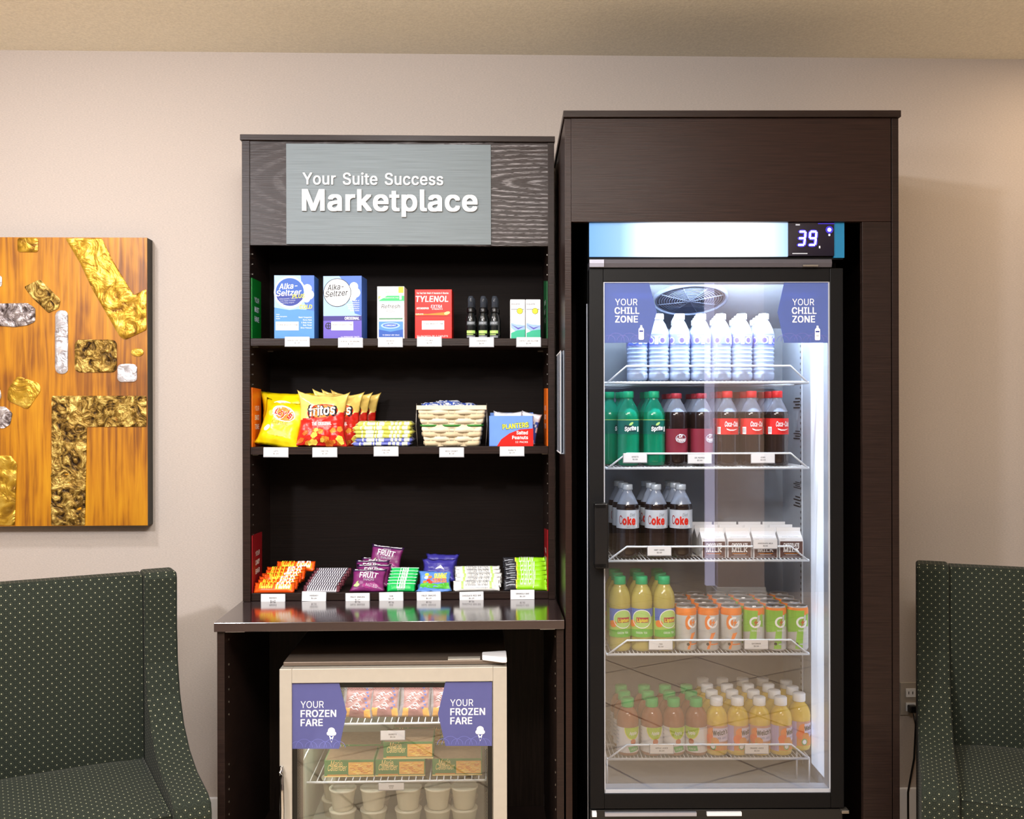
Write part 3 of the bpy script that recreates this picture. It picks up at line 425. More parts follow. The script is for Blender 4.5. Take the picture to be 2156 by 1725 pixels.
# ------------------------------------------------------------------ things
def meta(o, label=None, cat=None, group=None, kind=None):
    for k, v in (('label', label), ('category', cat), ('group', group), ('kind', kind)):
        if v: o[k] = v
    return o
def thing(name, label, cat, fr=WO, x=0, y=0, z=0, rz=0, rx=0, ry=0, group=None):
    o = bpy.data.objects.new(name, None); COL.objects.link(o); o.empty_display_size = .05
    o.location = world(fr, x, y, z); o.rotation_euler = (R(rx), R(ry), fr[2] + R(rz)); return meta(o, label, cat, group)
def put(o, fr, x, y, z, rz=0, rx=0, ry=0):
    o.location = world(fr, x, y, z); o.rotation_euler = (R(rx), R(ry), fr[2] + R(rz)); return o
def clone(root, label, fr, x, y, z, rz=0, rx=0, ry=0, group=None):
    kids = [c for c in root.children]
    r = root.copy(); COL.objects.link(r); put(r, fr, x, y, z, rz, rx, ry); r['label'] = label
    if group: r['group'] = group
    for ch in kids:
        c = ch.copy(); COL.objects.link(c); c.parent = r
        for g in ch.children:
            d = g.copy(); COL.objects.link(d); d.parent = c
    return r
ORD = ['first', 'second', 'third', 'fourth', 'fifth', 'sixth', 'seventh', 'eighth', 'ninth']
# ================================================================== THE SETTING
def struct(name, m, parent=None, **k):
    o = m.build(name, parent, **k); o['kind'] = 'structure'; return o
X0, X1, YB, YF, ZC = -3.6, 4.4, 3.402, -6.0, 2.70
struct('wall_back', M().box(X0, YB, 0, X1, YB + .1, ZC, 'wall_vinyl'))
mat('ceiling_paint2', (216, 208, 190), .8)
struct('ceiling', M().box(X0, YF, ZC, X1, YB + .1, ZC + .1, 'ceiling_paint'))
struct('wall_left', M().box(X0 - .1, YF, 0, X0, YB + .1, ZC, 'wall_vinyl'))
struct('wall_right', M().box(X1, YF, 0, X1 + .1, YB + .1, ZC, 'wall_vinyl'))
struct('wall_front', M().box(X0, YF - .1, 0, X1, YF, ZC, mat('far_wall', (96, 86, 76), .8)))
def tile_mat():
    m, n, l, b = nodes_mat('floor_tile'); b.inputs['Roughness'].default_value = .4
    br = n.new('ShaderNodeTexBrick'); br.offset = 0; l.new(mapping(n, l, (1, 1, 1), (0, 0, R(32))), br.inputs['Vector'])
    br.inputs['Color1'].default_value = (*lin((198, 178, 152)), 1); br.inputs['Color2'].default_value = (*lin((190, 170, 144)), 1); br.inputs['Mortar'].default_value = (*lin((120, 98, 78)), 1)
    br.inputs['Scale'].default_value = 1; br.inputs['Brick Width'].default_value = .5; br.inputs['Row Height'].default_value = .5; br.inputs['Mortar Size'].default_value = .006
    l.new(br.outputs[0], b.inputs['Base Color'])
tile_mat()
struct('floor', M().box(X0, YF, -.1, X1, YB + .1, 0, 'floor_tile'))
# the part of the room behind the camera that the glass doors mirror: a pier with a baseboard, an added glowing panel in place of its lit side face
pier = struct('wall_pier', M().box(1.51, -1.95, 0, 1.85, -1.55, ZC, mat('pier_paint', (196, 178, 168), .7)))
struct('baseboard_pier', M().box(1.495, -1.965, 0, 1.865, -1.535, .13, 'white').box(1.50, -1.96, .13, 1.86, -1.54, .155, 'white'), bev=.004)
struct('wall_partition', M().box(1.85, -2.3, 0, X1, -2.2, ZC, mat('partition_paint', (120, 106, 94), .8)))
wn = struct('pier_side_glow', M().box(1.425, -1.63, .16, 1.492, -1.58, 2.5, mat('side_glow', (205, 205, 240), .5, emit=(215, 212, 250, 1.7))))
struct('baseboard_back', M().box(X0, YB - .014, 0, X1, YB, .12, 'white'), bev=.003)
# ------------------------------------------------------------------ wall outlet, right of the cooler cabinet
x, z = pix(WO, 1917, 1472, YB - .006)
t = thing('wall_outlet', 'pale wall outlet low on the wall behind the right armchair', 'outlet', WO, x, YB, z)
M().box(-.036, -.006, -.058, .036, 0, .058, mat('outlet_plate', (170, 160, 148), .5)).build('cover_plate', t, bev=.002)
for dz in (-.03, .02):
    m = M().box(-.017, -.009, dz - .013, .017, -.006, dz + .017, 'card')
    for dx in (-.007, .007): m.box(dx - .0012, -.0095, dz - .003, dx + .0012, -.009, dz + .007, 'black_plastic')
    m.build('socket', t)
t = thing('power_cord', 'black power cord plugged into the wall outlet', 'cord', WO, x, YB, z)
M().box(-.014, -.034, -.044, .014, -.0095, -.018, 'black_plastic').build('plug', t, bev=.004)
M().tube([(0, -.03, -.04), (.004, -.04, -.08), (0, -.035, -.2), (-.02, -.03, -.32), (-.02, -.03, -.5), (.0, -.03, -.9)], .004, 'black_plastic').build('cable', t)
# ================================================================== WALL ART
mgo, n, l, b = nodes_mat('ochre_canvas'); b.inputs['Roughness'].default_value = .38
f = noise_tex(n, l, mapping(n, l, (44, 44, 2.4)), 1.6, 6, .4); f2 = noise_tex(n, l, mapping(n, l, (3, 3, 1.6)), 1.8, 3, .4)
ad = n.new('ShaderNodeMath'); ad.operation = 'MULTIPLY_ADD'; ad.inputs[1].default_value = .5; l.new(f, ad.inputs[0])
hf = n.new('ShaderNodeMath'); hf.operation = 'MULTIPLY'; hf.inputs[1].default_value = .5; l.new(f2, hf.inputs[0]); l.new(hf.outputs[0], ad.inputs[2])
l.new(ramp(n, l, ad.outputs[0], [(.3, lin((78, 42, 6))), (.42, lin((134, 78, 6))), (.52, lin((176, 114, 8))), (.68, lin((200, 142, 18)))]), b.inputs['Base Color']); bump(n, l, b, f, .25, .002)
def foil(name, c0, c1, c2, sc, st):
    m, n, l, b = nodes_mat(name); b.inputs['Roughness'].default_value = .3; b.inputs['Metallic'].default_value = .6
    v = mapping(n, l, (1, 1, 1)); f = noise_tex(n, l, v, sc, 6, 1.6)
    l.new(ramp(n, l, f, [(.34, lin(c0)), (.5, lin(c1)), (.66, lin(c2))]), b.inputs['Base Color']); bump(n, l, b, f, st, .02)
foil('gold_foil', (122, 82, 20), (196, 152, 44), (226, 190, 84), 14, .5); foil('gold_crumple', (44, 26, 8), (150, 116, 48), (226, 196, 110), 26, 1.0)
foil('silver_foil', (146, 140, 142), (200, 198, 204), (232, 232, 238), 18, .6); foil('silver_crumple', (52, 38, 36), (160, 150, 150), (226, 222, 224), 20, 1.0)
AY = 3.345
def az(x, y): return pix(WO, x / 2.536, y / 2.536 + 480, AY)
xr, zt = az(785, 52); zb = az(785, 1590)[1]; xl = xr - 1.02
art = thing('wall_art', 'ochre abstract wall art with raised gold and silver foil patches', 'wall art', WO, (xl + xr) / 2, YB, zb)
ox, oz = (xl + xr) / 2, zb
def rel(p): return (p[0] - ox, p[1] - oz)
w2, h2 = (xr - xl) / 2, zt - zb
M().box(-w2, AY - YB, 0, w2, AY - YB + .004, h2, 'ochre_canvas').box(-w2, AY - YB + .004, 0, w2 , -.002, h2, mat('canvas_edge', (58, 56, 50), .6)).build('canvas', art, bev=.001)
def rounded(x0, y0, x1, y1, r=14):
    P = []
    for cx, cy, a in ((x1 - r, y1 - r, 0), (x0 + r, y1 - r, 90), (x0 + r, y0 + r, 180), (x1 - r, y0 + r, 270)):
        for k in range(5): t = R(a + k * 22.5); P.append((cx + r * math.cos(t), cy + r * math.sin(t)))
    return P
def smooth_poly(P, r=9):
    Q = []
    for i, p in enumerate(P):
        a, b = Vector(P[i - 1]), Vector(P[(i + 1) % len(P)]); p = Vector(p)
        da, db = (a - p), (b - p); k = min(r, da.length * .4, db.length * .4)
        Q += [tuple(p + da.normalized() * k), tuple(p + (da.normalized() + db.normalized()) * k * .25), tuple(p + db.normalized() * k)]
    return Q
def patch(P, m, h=.005, amp=.003, label=None, seed=0):
    pts = [rel(az(*p)) for p in P]; bm = bmesh.new()
    vs = [bm.verts.new((x, 0, z)) for x, z in pts]; bm.faces.new(vs)
    edge = {(round(x, 5), round(z, 5)) for x, z in pts}
    for ax in (0, 2):
        lo = min(v.co[ax] for v in bm.verts); hi = max(v.co[ax] for v in bm.verts); st = .007; k = math.floor(lo / st) + 1
        while k * st < hi:
            co = [0, 0, 0]; no = [0, 0, 0]; co[ax] = k * st; no[ax] = 1
            bmesh.ops.bisect_plane(bm, geom=bm.verts[:] + bm.edges[:] + bm.faces[:], plane_co=co, plane_no=no, dist=1e-6); k += 1
    rim = {v for e in bm.edges if e.is_boundary for v in e.verts}
    bm.verts.index_update()
    mm = M(); yb = AY - YB; top = []
    for v in bm.verts:
        q = noise.noise(Vector((v.co.x * 60 + seed, seed, v.co.z * 60))) + .5 * noise.noise(Vector((v.co.x * 160, seed, v.co.z * 160)))
        top.append((v.co.x, yb - (h + amp * q if v not in rim else h * .55), v.co.z))
    fs = [[v.index for v in f.verts] for f in bm.faces]
    mm.add(top, fs, m, True)
    be = [(e.verts[0], e.verts[1]) for e in bm.edges if e.is_boundary]
    for a, c in be: mm.add([top[a.index], top[c.index], (c.co.x, yb + .001, c.co.z), (a.co.x, yb + .001, a.co.z)], [(0, 1, 2, 3), (3, 2, 1, 0)][:1], m)
    bm.free(); mm.build('foil_patch', art, label=label)
for k, (P, m, a, lb) in enumerate([
    (rounded(95, 54, 205, 130), 'gold_foil', .002, 'small gold patch at the top edge'),
    (smooth_poly([(350, 56), (545, 56), (600, 170), (715, 360), (783, 327), (783, 545), (670, 598), (640, 580), (490, 320), (430, 190)]), 'gold_foil', .0025, 'broad gold band running diagonally'),
    (rounded(-60, 255, 12, 315), 'silver_foil', .002, None),
    (smooth_poly([(130, 315), (215, 275), (325, 385), (315, 430), (260, 455), (170, 370)]), 'gold_crumple', .005, 'crumpled dark gold patch'),
    (smooth_poly([(-60, 405), (150, 402), (190, 430), (190, 500), (150, 520), (80, 530), (-60, 520)]), 'silver_crumple', .005, 'crumpled silver patch'),
    (rounded(297, 440, 365, 780, 30), 'silver_foil', .002, 'narrow upright silver bar'),
    (rounded(400, 597, 625, 772, 30), 'gold_crumple', .006, 'crumpled rectangular gold patch'),
    ([(734 + 34 * math.cos(R(i * 24)), 665 + 22 * math.sin(R(i * 24))) for i in range(15)], 'gold_foil', .002, 'tiny gold oval'),
    (rounded(628, 727, 733, 823, 24), 'silver_foil', .003, 'small silver square'),
    (smooth_poly([(45, 860), (95, 790), (210, 830), (222, 865), (150, 970), (40, 920)], 16), 'gold_foil', .003, 'gold five-sided patch'),
    (smooth_poly([(-60, 850), (0, 860), (10, 900), (-10, 940), (-60, 940)]), 'silver_foil', .003, None),
    (smooth_poly([(-60, 950), (30, 955), (68, 990), (55, 1050), (20, 1072), (-60, 1060)]), 'silver_crumple', .004, None),
    (smooth_poly([(278, 897), (783, 897), (783, 1062), (465, 1062), (455, 1588), (275, 1588)]), 'gold_crumple', .007, 'large crumpled gold corner shape'),
    (smooth_poly([(-80, 1215), (60, 1215), (93, 1260), (80, 1588), (-80, 1588)]), 'gold_foil', .004, 'gold patch at the bottom edge')]):
    patch(P, m, .005, a, lb, k * 3.7)
# ================================================================== ARMCHAIRS
def armchair(name, label, X, Y, rz, side, width=.74):
    """origin under the middle of the back; side = which end shows its arm first"""
    t = thing(name, label, 'armchair', WO, X, Y, 0, rz)
    W = width / 2; th = .095; F = 'dotted_fabric'
    prof = [(0, .12), (0, .955), (-.012, .968), (-.10, .968), (-.112, .95), (-.112, .80), (-.125, .70), (-.16, .61), (-.22, .54), (-.31, .49), (-.42, .462), (-.56, .452), (-.60, .44), (-.61, .41), (-.61, .12)]
    for sgn in (-1, 1):
        a, b = (-W, -W + th) if sgn < 0 else (W - th, W)
        M().prism(prof, a, b, F, 'x').build('arm', t, bev=.012, seg=3, uv=True)
    # backrest: padded slab a touch behind the wings
    m = M(); nx, nz = 14, 12; x0, x1, z0, z1 = -W + th + .002, W - th - .002, .38, .962
    g = []
    for j in range(nz + 1):
        for i in range(nx + 1):
            u, v = i / nx, j / nz; q = (1 - abs(2 * u - 1) ** 6) * (1 - abs(2 * v - 1) ** 6)
            g.append((x0 + (x1 - x0) * u, -.085 - .018 * q - .03 * (1 - v), z0 + (z1 - z0) * v + (.004 * math.sin(math.pi * u) if j == nz else 0)))
    fs = [(j * (nx + 1) + i, j * (nx + 1) + i + 1, (j + 1) * (nx + 1) + i + 1, (j + 1) * (nx + 1) + i) for j in range(nz) for i in range(nx)]
    m.add(g, fs, F, True); m.box(x0, -.086, z0, x1, -.004, z1 - .001, F)
    m.build('backrest', t, uv=True)
    m = M(); nx, ny = 12, 12; g = []; y0, y1 = -.585, -.10
    for j in range(ny + 1):
        for i in range(nx + 1):
            u, v = i / nx, j / ny; q = (1 - abs(2 * u - 1) ** 5) * (1 - abs(2 * v - 1) ** 5)
            g.append((x0 + (x1 - x0) * u, y0 + (y1 - y0) * v, .414 + .03 * q))
    fs = [(j * (nx + 1) + i, j * (nx + 1) + i + 1, (j + 1) * (nx + 1) + i + 1, (j + 1) * (nx + 1) + i) for j in range(ny) for i in range(nx)]
    m.add(g, fs, F, True); m.box(x0, y0, .27, x1, y1, .4145, F)
    st = m.build('seat_cushion', t, uv=True)
    M().tube([(x0 + .004, y0, .417), (x0 + .004, y1, .417)], .004, F).tube([(x1 - .004, y0, .417), (x1 - .004, y1, .417)], .004, F).tube([(x0, y0 + .002, .415), (x1, y0 + .002, .415)], .004, F).build('piping', st, uv=True)
    M().box(x0, -.59, .12, x1, -.01, .268, F).build('base', t, bev=.006, uv=True)
    for lx in (-W + .05, W - .05):
        for ly in (-.56, -.05): M().lathe([(.014, 0), (.022, .12)], mat('dark_leg', (30, 20, 16), .4), 10, lx, ly).build('leg', t)
    return t
xa, _ = pix(WO, 345, 1210, 3.02)
th = R(27)
armchair('armchair', 'dark green dotted fabric armchair at the left below the wall art', xa - .37 * math.cos(th), 3.09 - .37 * math.sin(th), 27, 1)
xb, _ = pix(WO, 1941, 1200, 3.08)
th = R(-23)
armchair('armchair', 'dark dotted fabric armchair at the right beside the cooler cabinet', xb + .372 * math.cos(th) + .0, 3.13 + .372 * math.sin(th), -23, -1)
# ================================================================== DISPLAY HUTCH (upper shelves)
HY0 = 3.094; HB = 3.396; HL, HR = -.756, .2305; HT, HBt = 2.326, .854
S1, S2, S3 = 1.685, 1.341, .878
hut = thing('display_hutch', 'tall dark wood display hutch with three stocked shelves on the counter', 'shelf unit', WO, 0, 0, 0)
E_ = 'espresso'
M().box(HL - .004, HY0 - .008, HT - .018, HR + .002, HB, HT, E_).build('top_panel', hut, bev=.001)
for a, b in ((HL, HL + .024), (HR - .02, HR)):
    M().box(a, HY0, HBt, b, HB, HT - .018, E_).build('side_panel', hut, bev=.0008)
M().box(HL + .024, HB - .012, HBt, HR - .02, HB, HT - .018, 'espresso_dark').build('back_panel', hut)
hz = pix(WO, 850, 517, HY0 + .004)[1]
M().box(HL + .024, HY0 + .004, hz, HR - .02, HY0 + .022, HT - .018, 'espresso_sheen').build('header_panel', hut)
for zz, yy in ((S1, HY0 + .006), (S2, HY0 + .006), (S3, HY0 + .01)):
    M().box(HL + .0245, yy, zz - .0235, HR - .0205, HB - .0125, zz, E_).build('shelf', hut, bev=.0008)
for zz in (S1, S2):
    for xx, sg in ((HL + .0245, 1), (HR - .0205, -1)):
        for yy in (HY0 + .03, HB - .05):
            M().box(min(xx, xx + sg * .018), yy, zz - .0275, max(xx, xx + sg * .018), yy + .012, zz - .0240, 'steel').build('shelf_pin', hut)
m = M()
for xx, sg in ((HL + .0245, 1), (HR - .0205, -1)):
    for k in range(36):
        zz = .93 + k * .032
        if abs(zz - S1) < .03 or abs(zz - S2) < .03 or zz > hz: continue
        m.box(min(xx, xx + sg * .0015), HY0 + .035, zz, max(xx, xx + sg * .0015), HY0 + .0385, zz + .004, 'steel')
meta(m.build('pin_sleeves', hut), kind='stuff')
# sign on the header: metal plate with raised letters
sy = HY0 + .003
x0, z1 = pix(WO, 603, 303, sy); x1, z0 = pix(WO, 1034, 516, sy)
mp, n, l, b = nodes_mat('brushed_plate'); b.inputs['Metallic'].default_value = .35; b.inputs['Roughness'].default_value = .55
f = noise_tex(n, l, mapping(n, l, (3, 3, 300)), 2, 4); l.new(ramp(n, l, f, [(.2, lin((90, 97, 99))), (.8, lin((116, 125, 129)))]), b.inputs['Base Color']); bump(n, l, b, f, .1, .0006)
sg = thing('header_sign', 'brushed grey metal sign with raised white lettering on the hutch header', 'sign', WO, (x0 + x1) / 2, sy, z0)
M().box(-(x1 - x0) / 2, -.005, 0, (x1 - x0) / 2, 0, z1 - z0, 'brushed_plate').build('plate', sg, bev=.0006)
def raised_letters(parent, txt, u0, v0, cap, wd, m, y, th, bold):
    L = glyph_list(txt, bold); a = min(v[0] for g in L for v in g[0]); bb = max(v[0] for g in L for v in g[0]); k = cap / CAP; kx = wd / (bb - a)
    for vs, fs, be in L:
        P = lambda p, yy: (u0 + (p[0] - a) * kx, yy, v0 + p[1] * k)
        mm = M(); n = len(vs); mm.add([P(v, y - th) for v in vs] + [P(v, y) for v in vs], fs, m); mm.add([], [], m)
        mm.f += [[i, i + n, j + n, j] for i, j in be]; mm.fm += [0] * len(be); mm.sm += [False] * len(be)
        mm.build('letter', parent)
mat('letter_white', (206, 208, 210), .35, var=0)
def sgc(px, py): q = pix(WO, px, py, sy - .01); return q[0] - (x0 + x1) / 2, q[1] - z0
s_ = scale_at(WO, sy - .01)
u, v = sgc(637, 388); raised_letters(sg, 'Your Suite Success', u, v, 24 * s_, 293 * s_, 'letter_white', -.005, .005, .014)
u, v = sgc(636, 443); raised_letters(sg, 'Marketplace', u, v, 43 * s_, 366 * s_, 'letter_white', -.005, .008, .024)
# ================================================================== BASE CABINET
BY0 = 2.80; BL, BR = -.757, .2335; CT = .853
bc = thing('base_cabinet', 'dark wood open base cabinet holding the small display freezer', 'cabinet', WO, 0, 0, 0)
M().box(BL - .006, BY0 - .012, CT - .026, BR + .001, HB, CT, 'counter_gloss').build('countertop', bc, bev=.0015)
for a, b in ((BL, BL + .021), (BR - .021, BR)):
    M().box(a, BY0, 0, b, HB, CT - .0265, E_).build('side_panel', bc, bev=.0008)
M().box(BL + .0215, HB - .014, 0, BR - .0215, HB, CT - .0265, 'espresso_upright').build('back_panel', bc)
M().box(BL + .0215, BY0 + .02, .06, BR - .0215, HB - .015, .08, E_).build('bottom_panel', bc)
m = M()
for k in range(22):
    zz = .03 + k * .0362
    if 11 < k < 15 or k == 20: continue
    for xx, s2 in ((BL + .021, 1), (BR - .021, -1)): m.box(min(xx, xx + s2 * .0015), BY0 + .045, zz, max(xx, xx + s2 * .0015), BY0 + .0485, zz + .005, 'steel')
meta(m.build('pin_sleeves', bc), kind='stuff')
for px0, px1 in ((472, 516), (1137, 1168)):
    a = pix(WO, px0, 1325, BY0 + .01)[0]; c = pix(WO, px1, 1325, BY0 + .01)[0]
    M().box(max(a, BL + .022), BY0 + .004, CT - .0305, min(c, BR - .022), BY0 + .03, CT - .0268, 'card').build('bracket', bc)
# ================================================================== SIDE SIGNS leaning on the hutch side panels
def side_sign(x, y0, y1, z, pz0, pz1, m, label, words, right=False):
    """thin card standing along a side panel; front print faces into the hutch"""
    t = thing('side_sign', label, 'sign', WO, x, (y0 + y1) / 2, z, group='small signs standing at the shelf ends')
    L = (y1 - y0) / 2; h0, h1 = pz0 - z, pz1 - z
    M().prism([(-L, 0), (L, 0), (L, h1), (-L, h0)], -.0015, .0015, m, 'x').build('card_panel', t)
    s2 = -1 if right else 1
    d = D(lambda u, v, l: (s2 * (.0015 + l), -u * s2 * -1 if not right else -u, v))
    d.fmap = (lambda u, v, l: (.0015 + l, u, v)) if not right else (lambda u, v, l: (-.0015 - l, -u, v))
    H = min(h0, h1)
    for k, (wt, bo) in enumerate(words):
        d.text(wt, 0, H * (.62 - k * .16), H * .085, 'white_print', 1, bold=bo, wd=min(2 * L * .8, H * .32))
    d.build('lettering', t)
xl_, xr_ = HL + .027, HR - .0225
xg, _ = pix(WO, 546, 650, 3.2)
W3 = lambda a: [('YOUR', 0), (a[0], .02), (a[1], .02)]
def ss(px, pyt_near, pyt_far, m, S, label, a, right=False):
    y0 = HY0 + .012
    # far edge depth from where its pixel crosses the side panel
    x = xr_ if right else xl_
    y1 = y0
    for k in range(400):
        y1 += .001
        q = pix(WO, px, 800, y1)[0]
        if (q <= x if right else q >= x) is False: pass
        if (not right and q <= x) or (right and q >= x): break
    y1 = min(y1, HB - .03)
    side_sign(x, y0, y1, S + .0003, pix(WO, px, pyt_near, y0)[1], pix(WO, px, pyt_far, y1)[1], m, label, W3(a), right)
ss(549, 585, 594, 'green', S1, 'green sign standing at the left end of the top shelf', ('MUST', 'HAVE'))
ss(1146, 592, 592, 'dark_green', S1, 'green sign edge standing at the right end of the top shelf', ('MUST', 'HAVE'), True)
ss(549, 816, 820, 'orange', S2, 'orange sign standing at the left end of the middle shelf', ('SNACK', 'TIME'))
ss(1146, 818, 818, 'orange', S2, 'orange sign edge standing at the right end of the middle shelf', ('SNACK', 'TIME'), True)
ss(550, 1128, 1120, 'deep_red', S3, 'dark red sign standing at the left end of the bottom shelf', ('CANDY', 'BAR'))
ss(1146, 1116, 1113, 'deep_red', S3, 'dark red sign edge standing at the right end of the bottom shelf', ('CANDY', 'BAR'), True)
# ================================================================== PRICE TAGS
def price_tag(px, py, fr, y, label, l1, l2, w=50, h=19, rz=0, group='price tags', ry=0):
    s = scale_at(fr, y); x, z = pix(fr, px, py, y); W, H = w * s, h * s
    t = thing('price_tag', label, 'price tag', fr, x, y, z - H / 2, rz, 0, ry, group=group)
    M().box(-W / 2 - .0016, -.001, -.0026, W / 2 + .0016, 0, H * .98, mat('tag_holder', (150, 152, 158), .3)).build('holder', t)
    M().box(-W / 2, -.0022, 0, W / 2, -.0012, H, 'card').build('card', t)
    d = D(lambda u, v, l: (u, -.0022 - l, v)); d.text(l1, 0, H * .52, H * .15, 'ink', 1, bold=.015, wd=min(W * .8, len(l1) * H * .125)); d.text(l2, 0, H * .24, H * .14, 'ink', 1, bold=.015)
    d.build('lettering', t); return t
PY = HY0 + .0035
for px, py, l1, l2, of, rr in ((626, 719, 'ALKA SELTZER COLD PLUS', '$1.99', 'blue carton with the navy circle', 0), (738, 721, 'ALKA SELTZER ORIGINAL', '$1.99', 'blue and violet carton', 0), (822, 720, 'REFRESH', '$1.99', 'white and green eye drop carton', 0),
    (904, 719, 'TYLENOL', '$1.99', 'red carton', 0), (1014, 720, 'HAIRSPRAY', '$4.99', 'three black spray bottles', 0), (1113, 720, 'CONTACT LENS SOLUTION', '$1.99', 'two slim white cartons', 0)):
    price_tag(px, py, WO, PY, 'white price tag on the top shelf edge below the ' + of, l1, l2, 50, 19)
for px, py, l1, l2, of, rr in ((581, 952, 'LAYS', '$1.29', 'yellow chip bag', .8), (684, 952, 'FRITOS', '$1.29', 'red and yellow chip bag', 0), (813, 950, 'POPCORN', '$1.79', 'stack of yellow packets', 0),
    (951, 952, 'RICE CRISPY', '$1.00', 'woven basket', 0), (1078, 950, 'PEANUTS', '$1.29', 'blue and red carton', 0)):
    price_tag(px, py, WO, PY, 'white price tag on the middle shelf edge below the ' + of, l1, l2, 50, 19, ry=rr)
for px, py, l1, l2, of, rr in ((575, 1261, 'REESES', '$1.29', 'orange candy bars', .5), (661, 1256, 'HERSHEY', '$1.29', 'striped silver bars', 2), (753, 1259, 'FRUIT SNACKS', '$1.29', 'purple pouches', 0),
    (824, 1257, 'GUM', '$1.29', 'green gum packs', -1), (903, 1256, 'FRUIT SNACKS', '$1.29', 'blue gummy pouches', -1), (993, 1256, 'CHOCOLATE RICE BAR', '$1.29', 'white wrapped bars', -1), (1100, 1252, 'GRANOLA BAR', '$1.29', 'black and green wrapped bars', 0)):
    price_tag(px, py, WO, HY0 + .006, 'white price tag on the bottom shelf edge below the ' + of, l1, l2, 49, 20, ry=rr)
# ================================================================== CARTONS on the top shelf
def at_shelf(px0, px1, y, fr=WO):
    a = pix(fr, px0, 868, y)[0]; b = pix(fr, px1, 868, y)[0]; return (a + b) / 2, b - a
def carton(label, px0, px1, pyt, S, d, rect, base, deco, rz=0, side='white', y=None, name='medicine_carton', cat='carton'):
    y = y or HY0 + .012; x, w = at_shelf(px0, px1, y); h = pix(WO, 600, pyt, y)[1] - S
    t = thing(name, label, cat, WO, x, y + d / 2, S, rz)
    M().box(-w / 2, -d / 2, 0, w / 2, d / 2, h, base).build('carton_body', t, bev=.001)
    f = front(w, h, d, rect); deco(f); f.build('printed_front', t)
    return t, w, h
SKY = mat('sky_print', (80, 136, 208), .4, var=.04); PALE = mat('pale_print', (152, 184, 230), .4, var=0); NAVY = mat('navy_print', (44, 58, 140), .4, var=0)
BLUE = mat('blue_print', (44, 86, 170), .4, var=0); MIDB = mat('mid_blue_print', (72, 108, 190), .4, var=0); VIO = mat('violet_print', (98, 84, 178), .4, var=0); DV = mat('dark_violet_print', (56, 46, 124), .4, var=0)
YP = mat('yellow_print', (240, 236, 60), .4, var=0); BK = mat('black_print', (24, 24, 30), .4, var=0); GP = mat('green_print', (60, 190, 110), .4, var=0); RP = mat('red_print', (214, 40, 22), .4, var=0)
DR = mat('dark_red_print', (150, 20, 20), .4, var=0); LG = mat('light_green_print', (178, 214, 120), .4, var=0); OP = mat('orange_print', (240, 130, 40), .4, var=0); GY = mat('grey_print', (130, 134, 140), .4, var=0); CRM = mat('cream_print', (244, 216, 140), .4, var=0)
TEAL = mat('teal_print', (60, 160, 140), .4, var=0); LGY = mat('light_grey_print', (190, 196, 206), .4, var=0); WP = 'white_print'
def bubbles(f, x, y, r, ly=2):
    for dx, dy, k in ((0, -.9, 1), (.35, .5, 1.15), (-.2, 1.5, .8)): f.ell(x + dx * r, y + dy * r, r * k, r * k, mat('bubble_print', (236, 240, 252), .4, var=0), ly)
def deco_plus(f):
    f.poly([(468, 115), (970, 115), (970, 540), (700, 560), (468, 520)], PALE, 0); f.poly([(800, 115), (970, 115), (970, 600), (880, 560), (830, 400)], MIDB, 1)
    f.poly([(468, 540), (600, 560), (760, 540), (970, 560), (970, 910), (468, 910)], SKY, 1)
    bubbles(f, 885, 330, 55); f.ell(664, 330, 200, 205, mat('soft_white_print', (196, 214, 244), .4, var=0), 2); f.ell(664, 325, 178, 176, BLUE, 3, rot=0); f.poly([(490, 350), (838, 350), (820, 420), (760, 475), (668, 500), (580, 480), (510, 420)], NAVY, 4)
    f.text('Alka-', 645, 285, 70, WP, 5, bold=.012, shear=.25, wd=235, rot=4); f.text('Seltzer', 655, 368, 70, WP, 5, bold=.012, shear=.25, wd=320, rot=4)
    f.text('PLUS', 775, 400, 48, YP, 6, bold=.02, shear=.2, wd=160, rot=3)
    for k, tt in enumerate(('Effervescent Tablets', 'Fast Relief Formula', 'Sparkling Original')): f.text(tt, 640, 415 + k * 26, 15, LGY, 5, wd=210 - k * 25, rot=4)
    f.text('COLD', 865, 535, 50, YP, 5, bold=.02, shear=.2, wd=160)
    for k, tt in enumerate(('Nasal Congestion', 'Runny Nose', '& Body Aches', 'Sore Throat', 'Sinus Pressure')): f.text(tt, 940, 652 + k * 33, 18, WP, 4, 'r', wd=(165, 110, 130, 110, 140)[k])
    for k, tt in enumerate(('Cold', 'Multi Symptom', 'Relief')): f.text(tt, 492, 615 + k * 26, 14, WP, 4, 'l')
    f.rect(487, 700, 775, 808, WP, 5); f.text('PLEASE REQUEST ITEM', 630, 748, 17, 'ink', 6, wd=260, bold=.02); f.text('AT FRONTDESK', 630, 780, 14, 'ink', 6, wd=150)
